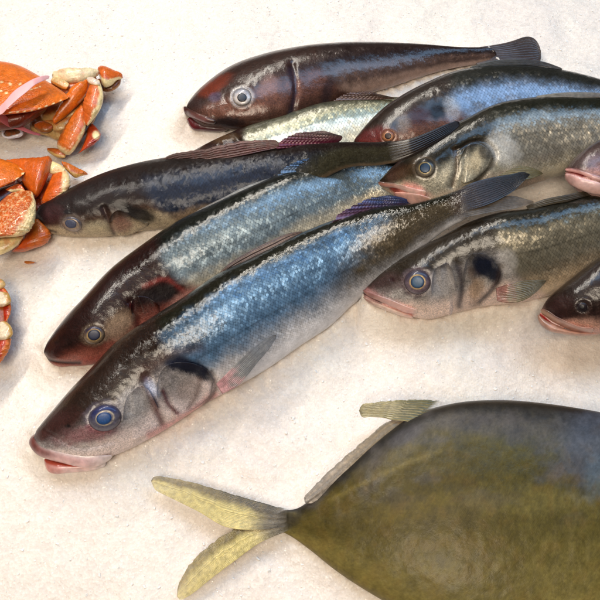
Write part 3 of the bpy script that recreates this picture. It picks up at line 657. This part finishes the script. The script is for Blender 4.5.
# ---------------------------------------------------------------- J
J = dict(base=(300,140), seed=71, res=(260,70),
    pairs=[(176,166,177,170),(186,156,190,178),(200,147,212,182),(220,137,240,182),(250,125,272,176),(285,114,302,170),(320,103,330,160),(355,99,362,148),(390,97,394,138),(425,98,427,125),(450,100,451,116)],
    z=[(.016,.003),(.017,.005),(.019,.007),(.021,.009),(.023,.010),(.024,.010),(.024,.010),(.023,.009),(.022,.007),(.02,.005),(.018,.004)],
    ratio=[.6,.56,.5,.46,.46,.44,.4,.36,.34,.3], rest=True,
    back=c(112,108,86), side=c(150,148,124), belly=c(232,226,204), vb=.75, vl=.3, wl=.1, sg=.27,
    htop=c(60,30,24), hmid=c(70,40,30), hlow=c(120,80,60), hv=.2, lat=(.42,-.1),
    marks=[('L',[(232,132),(240,142),(246,156)],4,c(34,22,18),.9),('B',226,138,14,5,-10,c(92,66,40),.7)],
    relief=[('L',[(232,132),(240,142),(246,156)],3,-.002)],
    plates=[dict(name='gill_cover', pairs=[(212,144,220,174),(222,140,232,172),(232,139,242,166),(240,143,245,155)], lift=.0008, h=.0014, rim=c(40,26,20))],
    fins=[dict(name='rear_dorsal_fin', lobes=[dict(pairs=[(334,101,394,99),(340,97,394,98),(346,94,392,97),(354,92,388,96),(362,91,380,94),(366,91,374,93)],
                z=[(.034,.001),(.036,.001),(.038,.001),(.040,0),(.041,0),(.041,0)], c=(c(110,84,76),c(96,70,66)), rays=14, rag=1.5)]),
          dict(name='tail_fin', lobes=[dict(pairs=[(446,100,447,116),(462,92,464,124),(478,84,480,132)], z=[(.018,.002),(.017,.002),(.016,.002)], c=(c(84,70,66),c(60,46,44)), rays=14)])])
mk_fish('sea_bass', 'pale green and white sea bass wedged behind the magenta finned one, its head hidden', 'fish', GRP, J)

# ---------------------------------------------------------------- pompano
K = dict(base=(500,520), seed=83, res=(300,130), mat=POMP,
    pairs=[(735,505,735,520),(715,465,718,560),(680,435,690,600),(640,420,650,622),(600,412,610,635),(550,404,560,640),(500,400,505,638),(450,404,450,628),(410,417,405,612),(375,442,365,590),(345,469,335,570),(318,493,310,550),(298,508,292,537),(276,510,274,528)],
    z=[(.022,.003),(.024,.008),(.025,.012),(.026,.014),(.026,.014),(.026,.014),(.026,.014),(.025,.013),(.023,.012),(.021,.010),(.018,.007),(.015,.005),(.012,.003),(.011,.002)],
    ratio=[.36,.34,.3,.28,.27,.27,.27,.27,.28,.32,.4], p=.62,
    back=c(70,66,62), side=c(80,70,26), belly=c(120,106,54), vb=.80, vl=-.3, wl=.5, wb=.14, sg=.12, scl=.2, met=.3, rou=.10, mottle=.75,
    side2=(c(78,66,22), .5), htop=c(90,84,80), hmid=c(110,100,90), hlow=c(140,128,110),
    marks=[('B',590,450,44,46,30,c(74,78,90),.8),('B',598,478,20,24,0,c(84,104,118),.35),('B',500,425,80,13,4,c(84,78,76),.6),('B',405,436,24,9,-28,c(76,72,76),.7),
           ('L',[(300,512),(330,486),(360,460),(384,438),(410,420),(460,405),(520,404),(580,410)],5,c(30,24,14),.75),('L',[(330,500),(370,480),(410,462),(440,452)],2.5,c(130,112,52),.4),
           ('B',520,500,80,16,0,c(124,110,58),.35),('B',420,510,80,14,-6,c(104,88,34),.4),('B',372,462,22,9,-40,c(70,64,56),.6),('B',286,520,16,8,0,c(34,28,20),.7)],
    fins=[dict(name='dorsal_fin', lobes=[dict(pairs=[(442,401,418,424),(424,400,404,421),(404,400,392,420),(388,401,384,418),(372,403,370,417),(362,405,361,416),(359,408,359,413)],
                z=[(.046,.001),(.046,.001),(.045,.001),(.043,.001),(.041,.001),(.039,.001),(.038,0)], c=(c(104,94,52),c(146,132,84)), rays=9, alpha=(1,.85), rag=1.5, fade=.15),
                dict(pairs=[(404,416,406,426),(389,421,396,436),(370,436,382,449),(347,455,360,469),(325,475,338,489),(302,499,308,506)],
                z=[(.040,.001),(.040,.001),(.038,.001),(.034,.001),(.029,.001),(.025,.001)], c=(c(150,130,100),c(132,118,104)), rays=2, alpha=(.7,.7), h=.0006, rag=1.5)]),
          dict(name='tail_fin', lobes=[dict(pairs=[(290,510,287,527),(262,503,256,530),(238,496,226,527),(212,488,199,512),(186,481,173,499),(165,477,157,491),(150,475,152,487)],
                z=[(.019,.001),(.017,.001),(.016,.001),(.016,.001),(.015,.001),(.014,.001),(.013,.001)], c=(c(62,50,30),c(132,112,56)), vc=c(204,186,118), rays=22, alpha=(1,.6), rag=2, fade=.12),
                dict(pairs=[(288,512,290,530),(250,522,258,544),(226,534,236,560),(204,550,212,578),(186,570,192,594),(176,590,178,602)],
                z=[(.018,.001),(.013,.001),(.012,.001),(.011,.001),(.010,.001),(.009,0)], c=(c(70,58,32),c(160,138,70)), vc=c(204,186,118), rays=22, alpha=(1,.6), rag=2, fade=.12)])])
mk_fish('pompano', 'deep bodied olive yellow fish with forked yellow tail, alone on the ice', 'fish', None, K)

# ------------------------------------------------------------------ crabs
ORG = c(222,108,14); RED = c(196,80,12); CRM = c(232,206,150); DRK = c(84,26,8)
def crab_part(name, root, pairs, z, ratio=.6, top=ORG, low=CRM, split=-.6, w=.2, p=.75, h=None, spots=None, tip=None, bump=.0, nu=60, nf=48, label=None, rough_edge=None):
    t = Tube(pairs, z, ratio=ratio, nu=nu, nf=nf, nb=10, p=p, h=h, tipk=.45, ragged=1.6 if name in ('leg', 'claw') else 0)
    n1 = fbm(t.px*.16, t.py*.16); n2 = fbm(t.px*.6, t.py*.6)
    cc = mix(np.tile(low, (len(t.s), 1)), top, ss(split-w, split+w, t.v+(n1-.5)*.6))
    cc = mix(cc, RED, ss(.5, .8, n1+(n2-.5)*.5)*.4*ss(split-w, split+w, t.v))
    if tip is not None: cc = mix(cc, tip[0], ss(tip[1]-.06, tip[1]+.06, t.s+(n2-.5)*.1) if tip[1] > 0 else 1-ss(-tip[1]-.06, -tip[1]+.06, t.s+(n2-.5)*.1))
    if spots is not None:
        for (x, y, rx, ry, a) in spots:
            cc = mix(cc, c(246,226,170), (1-ss(.6, 1.2, blob(t.px, t.py, x, y, rx, ry, a)))*.9)
    if rough_edge is not None:
        m = ss(rough_edge-.25, rough_edge+.25, n2+(fbm(t.px*1.1, t.py*1.1, 2)-.5)*.8)
        cc = mix(cc, CRM, m*.75*t.front)
    cc = cc*(.72+.5*n2+.25*(fbm(t.px*1.3, t.py*1.3, 2)-.5))[:, None]
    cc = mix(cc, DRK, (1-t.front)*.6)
    EDGES.append(t.edge[t.edge[:, 2] < .02]) if False else None
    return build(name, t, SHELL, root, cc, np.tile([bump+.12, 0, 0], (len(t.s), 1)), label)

cg = 'cooked crabs on the ice'
c1 = thing('crab', 'orange cooked crab bound with a pink rubber band', 'crab', W(10,110,0), cg)
teeth = [(3+7.2*i, 112.6-.018*i*i*7.2+(-.9*max(0, i-4)), 1.5, .9, -10-4*i) for i in range(9)]
crab_part('underside', c1, [(30,92,30,120),(46,88,46,132),(62,84,64,140),(78,82,82,138),(92,80,94,122),(102,78,104,92)], [(.010,.001)]*6, ratio=.3, top=c(120,58,16), low=c(150,104,54), split=-.3)
crab_part('carapace', c1, [(69,96,69,98),(62,91,62,101),(50,83,50,106),(36,74,36,110.5),(18,65,18,113.5),(0,61,0,115),(-25,60,-25,114),(-50,68,-50,108),(-72,82,-72,98),(-82,90,-82,92)],
          [(.040,-.002),(.042,-.004),(.046,-.006),(.049,-.008),(.051,-.008),(.052,-.008),(.051,-.008),(.048,-.006),(.044,-.004),(.04,-.002)], ratio=.42, low=c(214,110,30), split=-1.5, nu=110, nf=90,
          spots=teeth+[(10,84,2,1.4,40),(1.5,82,1.8,1,0),(1,91,1.8,1.2,0),(6.5,93,1.5,1.2,0),(20,84,2,1,-40),(26,91.5,1.4,.8,0),(31,89.5,2.2,.6,-15),(36,88,2,.6,-15),(40,86.5,1.4,.6,-15)], bump=.15)
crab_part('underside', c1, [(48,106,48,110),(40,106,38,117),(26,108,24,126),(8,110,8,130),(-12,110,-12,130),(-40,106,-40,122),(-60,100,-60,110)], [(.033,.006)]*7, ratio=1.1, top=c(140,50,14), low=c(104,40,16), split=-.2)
LEG = 'leg'
crab_part(LEG, c1, [(88,79,91,85),(80,82,87,94),(72,87,81,102),(64,98,72,111),(57,110,63,119),(52,119,54,125)], [(.036,.004),(.036,.006),(.033,.006),(.029,.005),(.025,.004),(.022,.002)], ratio=.75, low=c(196,120,40), split=-.8)
crab_part(LEG, c1, [(94,79,99,79),(89,87,103,92),(86,95,103,101),(83,103,99,112),(83,112,93,120),(84,121,87,127)], [(.040,.001),(.038,.001),(.036,.001),(.033,.001),(.029,.001),(.026,.001)], ratio=.7, top=c(210,100,34), split=-.45)
crab_part(LEG, c1, [(82,104,86,110),(74,113,86,125),(67,123,84,134),(61,134,78,145),(57,143,73,152),(57,149,67,157)], [(.026,.001),(.025,.001),(.022,.001),(.018,.001),(.014,.001),(.011,.001)], ratio=.7, top=c(204,100,24), split=-.6, tip=(CRM*.9, .9))
crab_part('leg_joint', c1, [(86,78,88,83),(91,77,92,85),(96,79,97,86),(100,82,100,85)], [(.042,.001)]*4, ratio=.9, top=c(236,214,190), low=CRM)
crab_part('claw', c1, [(92,123,88,127),(97,128,86,136),(101,135,83,145),(97,142,80,151),(86,149,76,155)], [(.014,.001),(.015,.001),(.014,.001),(.012,.001),(.009,.001)], ratio=.7, top=c(176,52,12), low=c(186,70,20), spots=[(96,135,4,4.5,0)])
crab_part(LEG, c1, [(96,66,100,80),(104,66,104,87),(114,70,112,85),(122,74,118,80),(123,77,122,79)], [(.022,.003),(.022,.003),(.02,.002),(.018,.002),(.017,.001)], ratio=.8, split=-.1, top=c(206,96,24))
crab_part(LEG, c1, [(99,84,102,91),(108,84,108,92),(116,80,116,89),(121,77,121,84)], [(.012,.002)]*4, ratio=.8, top=c(110,60,20), low=c(150,100,50), split=-.6)
crab_part(LEG, c1, [(52,72,52,80),(66,68,66,83),(80,68,82,82),(92,68,94,78),(99,70,99,75)], [(.032,.003),(.033,.004),(.033,.004),(.031,.003),(.029,.002)], ratio=.7, top=c(236,214,170), low=CRM, split=-.9)
crab_part(LEG, c1, [(52,78,50,82),(58,77,56,86),(64,80,62,89),(70,84,67,90)], [(.034,.001)]*4, ratio=.8, top=c(226,190,130), low=c(206,120,40), split=-.2)
crab_part(LEG, c1, [(44,84,46,92),(58,82,60,98),(74,78,76,96),(88,74,90,90),(96,74,97,84)], [(.024,.003)]*5, ratio=.7, top=c(186,84,20), low=c(150,70,24), split=-.4)
crab_part(LEG, c1, [(40,108,40,120),(54,100,56,122),(70,96,74,118),(86,98,88,116),(92,104,92,112)], [(.016,.002)]*5, ratio=.7, top=c(170,96,34), low=c(206,160,96), split=-.2)
crab_part(LEG, c1, [(30,120,30,132),(44,118,46,136),(60,122,62,142),(72,130,72,140)], [(.008,.002)]*4, ratio=.7, top=c(136,84,34), low=c(190,150,90), split=-.1)
crab_part('mouth_part', c1, [(34,124,34,128),(40,121,40,132),(47,122,47,133),(53,125,53,131)], [(.016,.002)]*4, ratio=.8, top=c(176,84,24), low=c(150,92,40), split=-.3)
crab_part('mouth_part', c1, [(42,114,42,124),(54,110,54,132),(66,108,68,130),(76,108,78,122)], [(.012,.002)]*4, ratio=.7, top=c(190,110,44), low=c(206,160,96), split=-.2)
crab_part('leg_joint', c1, [(47,148,47,151),(53,148,52,155),(60,149,59,158),(66,151,66,158)], [(.009,.001)]*4, ratio=.8, top=c(186,92,24), low=c(206,160,90), split=-.2)
# cut end of a leg: pale ring round a brown middle
def ring_part(name, root, x, y, rx, ry, z, r, col):
    n, m = 48, 12; th = np.linspace(0, 2*math.pi, n, endpoint=False); ph = np.linspace(0, 2*math.pi, m, endpoint=False)
    wob = 1+.12*np.sin(th*3+1)
    X = x+np.cos(th)*rx*wob; Y = y+np.sin(th)*ry*wob
    P = W(X, Y, np.full(n, z)); cen = P.mean(0)
    V = []
    for k in range(n):
        rad = P[k]-cen; rad[2] = 0; rad /= np.linalg.norm(rad); rr = r*(1+.35*math.sin(th[k]*2))
        for q in ph: V.append(P[k]+rad*rr*math.cos(q)+np.array([0, 0, 1])*rr*math.sin(q))
    F = [[k*m+j, ((k+1) % n)*m+j, ((k+1) % n)*m+(j+1) % m, k*m+(j+1) % m] for k in range(n) for j in range(m)]
    N = len(V)
    return mesh(name, np.array(V), F, np.tile([*col, 1], (N, 1)), np.tile([0, 0, 0, 1.0], (N, 1)), np.zeros((N, 2)), SHELL, root)
crab_part('leg_stump', c1, [(2,128,2,133),(8,126,8,138),(15,126,15,138),(20,130,20,136)], [(.010,.001)]*4, ratio=.5, top=c(130,90,60), low=c(120,80,50))
ring_part('shell_rim', c1, 11.5, 132, 9.3, 5.6, .014, .0016, c(232,226,236))

# rubber band: one flat loop in two visible strands
rb = thing('rubber_band', 'pink rubber band stretched across the crab with white toothed shell', 'rubber band', W(20,100,.05))
bm_ = NT('pink_rubber')
nzz = bm_.n('ShaderNodeTexNoise', {'Vector': bm_.n('ShaderNodeTexCoord').outputs['Object'], 'Scale': 200.0}).outputs[0]
RUB = bm_.out(bm_.n('ShaderNodeBsdfPrincipled', {'Base Color': bm_.n('ShaderNodeAttribute', attribute_name='Col').outputs['Color'], 'Roughness': .45, 'Subsurface Weight': .1, 'Subsurface Radius': (.01,.005,.005), 'Subsurface Scale': .2,
        'Normal': bm_.n('ShaderNodeBump', {'Strength': .25, 'Distance': .0008, 'Height': nzz}).outputs[0]}).outputs[0])
tb = [Tube([(49,75,50,78),(42,76,43,81),(33,79,35,85),(24,84,28,91),(14,91,18,99),(5,101,7,109),(0,106,2,114),(-8,110,-7,116)], [(.056,0),(.066,0),(.073,0),(.075,0),(.075,0),(.073,0),(.070,0),(.068,0)], h=.0011, nu=70, nf=20, nb=8, p=.4),
      Tube([(-4,106,-6,114),(4,114,0,121),(12,121,9,127),(22,126,20,130),(32,131,31,134),(41,134,41,136)], [(.068,0),(.052,0),(.036,0),(.027,0),(.02,0),(.014,0)], h=.0011, nu=50, nf=20, nb=8, p=.4)]
build('strand', tb[0], RUB, rb, c(238,176,176)); build('strand', tb[1], RUB, rb, c(206,112,120))

c2 = thing('crab', 'orange and cream cooked crab with a thick speckled claw, touching a fish snout', 'crab', W(20,210,0), cg)
crab_part(LEG, c2, [(14,178,14,196),(28,176,28,204),(44,180,44,208),(58,186,58,204)], [(.018,.002)]*4, ratio=.8, top=c(150,44,10), low=c(120,40,14), split=-.4)
crab_part(LEG, c2, [(24,196,24,218),(36,194,38,222),(50,200,52,214)], [(.018,.002)]*3, ratio=.8, top=c(176,60,12), low=c(140,50,16), split=-.4)
crab_part('underside', c2, [(-4,170,-4,244),(16,164,16,246),(34,164,34,240),(50,166,50,226),(62,168,62,196)], [(.010,.001)]*5, ratio=.25, top=c(150,50,10), low=c(140,52,14), split=-.3)
crab_part('carapace', c2, [(25,171,25,173),(18,165,18,179),(8,161,8,184),(-6,157,-6,191),(-28,155,-28,200),(-50,160,-50,196),(-70,174,-70,184)], [(.046,-.002),(.048,-.003),(.050,-.004),(.052,-.005),(.052,-.005),(.05,-.004),(.046,-.002)], ratio=.45, low=c(214,110,30), split=-1.5, spots=[(23,173.5,1.5,1.2,0),(17,178.5,2.4,.7,-32),(12,182,2,.7,-30),(6,185,2,.7,-25),(21,169,2,.6,35)], nu=70, nf=60)
crab_part(LEG, c2, [(4,160,8,170),(26,158,26,188),(42,157,36,198),(50,157,45,184),(54,163,50,172)], [(.036,.002),(.038,.004),(.037,.005),(.036,.003),(.034,.001)], ratio=.6, top=c(206,92,18), low=c(186,66,12), split=-.8)
crab_part('leg_joint', c2, [(49,160,47,172),(55,162,52,174),(61,165,58,174),(66,169,64,174)], [(.036,.001)]*4, ratio=.7, top=c(236,212,150), low=CRM)
crab_part('claw', c2, [(66,169,54,171),(70,177,50,180),(70,187,45,191),(62,198,41,200),(52,207,40,207)], [(.034,.001),(.035,.001),(.034,.001),(.031,.001),(.026,.001)], ratio=.65, top=c(232,206,150), low=c(206,88,16), split=.35, w=.15, p=.7)
crab_part(LEG, c2, [(61,161,63,167),(68,163,70,174),(78,168,76,178),(86,172,82,176),(88,174,87,175)], [(.018,.001),(.017,.001),(.014,.001),(.011,.001),(.009,.001)], ratio=.7, top=c(206,110,36), low=c(220,160,80), split=-.2)
crab_part('claw', c2, [(33,192,28,190),(36,204,14,192),(36,216,2,200),(33,226,-10,214),(24,235,-22,230),(8,238,-34,240)], [(.044,.001),(.049,.001),(.050,.001),(.048,.001),(.045,.001),(.042,.001)], ratio=.62, top=c(236,212,156), low=c(206,92,20), split=.55, w=.2, rough_edge=.70, bump=.5, nu=80, nf=64)
crab_part('leg_joint', c2, [(4,190,6,193),(12,186,14,192),(20,184,23,192),(24,188,27,194)], [(.044,.001)]*4, ratio=.8, top=c(196,84,24), low=CRM, split=-.1, spots=[(11,190.5,2,1.6,0)])
crab_part(LEG, c2, [(37,218,31,222),(45,225,24,234),(51,233,17,245),(47,243,12,251),(36,249,14,254)], [(.026,.001),(.024,.001),(.02,.001),(.015,.001),(.010,.001)], ratio=.6, top=c(200,96,20), low=c(190,74,12), split=-.1)
crab_part('claw', c2, [(26,234,20,244),(14,236,8,252),(0,237,-4,256),(-16,238,-20,256),(-34,240,-36,250)], [(.030,.003)]*5, ratio=.6, top=c(226,200,140), low=c(232,212,160), split=-.5)
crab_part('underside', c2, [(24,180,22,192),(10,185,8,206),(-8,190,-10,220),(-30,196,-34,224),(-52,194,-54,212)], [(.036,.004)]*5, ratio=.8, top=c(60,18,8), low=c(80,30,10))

c3 = thing('crab', 'crab with only its banded leg joints reaching in, red and cream', 'crab', W(0,320,0), cg)
crab_part('underside', c3, [(2,284,-16,300),(8,300,-20,318),(8,322,-20,334),(9,338,-20,350),(2,356,-16,362)], [(.016,.001)]*5, ratio=.6, top=c(170,90,40), low=c(200,150,90), split=-.2)
crab_part('leg_joint', c3, [(-10,276,-10,288),(-2,278,-3,291),(4,281,3,289),(6,284,5,287)], [(.024,.001)]*4, ratio=.8, top=c(206,170,110), low=c(196,140,80))
crab_part(LEG, c3, [(3,286,-6,290),(9,294,-3,298),(11,304,0,305),(10,315,2,316),(6,322,3,322)], [(.022,.001)]*5, ratio=.7, top=c(206,100,30), low=c(170,40,10), split=.4)
crab_part('leg_joint', c3, [(7,291,-8,292),(10,296,-8,298),(11,302,-7,305),(9,306,-4,308)], [(.027,.001)]*4, ratio=.55, top=c(190,150,80), low=c(226,206,176), split=.5)
crab_part('leg_joint', c3, [(4,320,-4,324),(10,325,-6,330),(13,333,-6,338),(12,339,-4,342)], [(.026,.001)]*4, ratio=.55, top=c(190,150,80), low=c(226,206,176), split=.5)
crab_part(LEG, c3, [(12,336,-6,338),(11,344,-8,348),(8,352,-10,358),(2,361,-8,364),(-4,367,-8,368)], [(.022,.001),(.021,.001),(.018,.001),(.014,.001),(.010,.001)], ratio=.7, top=c(206,110,36), low=c(178,46,12), split=.35)
crab_part('carapace', c3, [(-8,300,-8,342),(-20,286,-20,356),(-45,280,-45,362),(-75,288,-75,354),(-95,310,-95,332)], [(.034,.001),(.038,.001),(.04,.001),(.038,.001),(.034,.001)], ratio=.4)

sf = thing('shell_fragment', 'tiny orange crab shell splinter lying on bare ice', 'shell fragment', W(29,262,0))
build('flake', Tube([(24,261,24,263),(28,261,28,264),(32,261.5,32,263.5),(35,262,35,263)], [(.004,0)]*4, h=.001, nu=16, nf=12, nb=6), SHELL, sf, c(190,110,40))

# ------------------------------------------------------------------ ice
N = 560
xs = np.linspace(-.62, .62, N); ys = np.linspace(-.60, .64, N)
X, Y = np.meshgrid(xs, ys)
mc = W(580, 150, 0.0)
Z = (fbm(X*14+40, Y*14+40, 3)-.5)*.016+(fbm(X*90+9, Y*90+3, 4)-.5)*.0022+(fbm(X*330+2, Y*330+7, 2)-.5)*.0010
Z += .040*np.exp(-(((X-mc[0])/.13)**2+((Y-mc[1])/.10)**2))-.002
E_ = np.vstack(EDGES); E_ = E_[(E_[:, 2] < .034)]
kd = KDTree(len(E_))
for n, p_ in enumerate(E_): kd.insert((p_[0], p_[1], 0), n)
kd.balance()
Zf = Z.ravel(); Xf = X.ravel(); Yf = Y.ravel()
for n in range(len(Zf)):
    if abs(Xf[n]) > .42 or abs(Yf[n]) > .4: continue
    _, k_, dd = kd.find((Xf[n], Yf[n], 0))
    if dd < .04:
        w_ = math.exp(-(dd/.014)**2)
        Zf[n] += w_*max(0, (E_[k_, 2]-.0045)-Zf[n]+.004*(vnoise(Xf[n]*220, Yf[n]*220)-.5))
V = np.c_[Xf, Yf, Zf]
i = np.arange(N-1)[:, None]*N; j = np.arange(N-1)[None, :]
F = np.stack([i+j, i+j+1, i+N+j+1, i+N+j], -1).reshape(-1, 4)
me = bpy.data.meshes.new('ice'); me.from_pydata(V.tolist(), [], F.tolist())
me.polygons.foreach_set('use_smooth', [True]*len(me.polygons)); me.materials.append(ice_material())
ice = bpy.data.objects.new('ice', me); COLL.objects.link(ice); ice['kind'] = 'structure'

# loose chips
vs, fs = [], []
for n in range(5000):
    x, y = random.uniform(-.40, .40), random.uniform(-.38, .42)
    ii = int((x+.62)/1.24*(N-1)); jj = int((y+.60)/1.24*(N-1)); z = Z[jj, ii]
    r = random.choice([.0005, .0006, .0008, .0010, .0013])*random.uniform(.7, 1.15)
    o = len(vs)
    R_ = Matrix.Rotation(random.uniform(0, 6.28), 3, 'Z') @ Matrix.Rotation(random.uniform(0, 3.1), 3, 'X')
    sx, sy, sz = random.uniform(.6, 1.5), random.uniform(.6, 1.2), random.uniform(.35, .8)
    for a in (-1, 1):
        for b in (-1, 1):
            for e in (-1, 1):
                p_ = R_ @ Vector((a*sx*random.uniform(.5, 1), b*sy*random.uniform(.5, 1), e*sz*random.uniform(.5, 1)))
                vs.append((x+p_.x*r, y+p_.y*r, z+p_.z*r+r*.15))
    fs += [[o+q for q in f] for f in ((0,1,3,2),(4,6,7,5),(0,4,5,1),(2,3,7,6),(0,2,6,4),(1,5,7,3))]
me = bpy.data.meshes.new('ice_chips'); me.from_pydata(vs, [], fs); me.materials.append(chip_material())
chips = bpy.data.objects.new('ice_chips', me); COLL.objects.link(chips); chips['kind'] = 'stuff'
chips['label'] = 'loose glassy chips strewn over the crushed ice'; chips['category'] = 'ice'

# ------------------------------------------------------------------ light
def area(name, loc, target, sx, sy, power, col, roll=0):
    l = bpy.data.lights.new(name, 'AREA'); l.shape = 'RECTANGLE'; l.size = sx; l.size_y = sy; l.energy = power; l.color = col
    o = bpy.data.objects.new(name, l); COLL.objects.link(o); o.location = loc
    q = (Vector(target)-Vector(loc)).to_track_quat('-Z', 'Y'); o.rotation_mode = 'QUATERNION'
    o.rotation_quaternion = q @ Matrix.Rotation(math.radians(roll), 3, 'Z').to_quaternion()
    return o
area('ceiling_lamp', (-.56, .86, 1.36), (0, 0, 0), 1.7, .05, 23, (1, .93, .82), 30)
area('stall_lamp', (-.3, -.85, 1.7), (0, 0, 0), .8, .6, 22, (1, .87, .70))
area('daylight_opening', (.38, .52, 1.4), (0.05, .05, 0), .5, 1.9, 13, (.36, .64, 1), -58)
w = bpy.data.worlds.new('World'); S.world = w; w.use_nodes = True
bg = w.node_tree.nodes['Background']; bg.inputs[0].default_value = (1, .9, .78, 1); bg.inputs[1].default_value = .05

S.view_settings.view_transform = 'Standard'; S.view_settings.look = 'None'; S.view_settings.exposure = .02; S.view_settings.gamma = 1
S.render.engine = 'CYCLES'
S.cycles.use_denoising = True; S.cycles.denoiser = 'OPENIMAGEDENOISE'
S.cycles.max_bounces = 6; S.cycles.transparent_max_bounces = 12; S.cycles.sample_clamp_indirect = 6
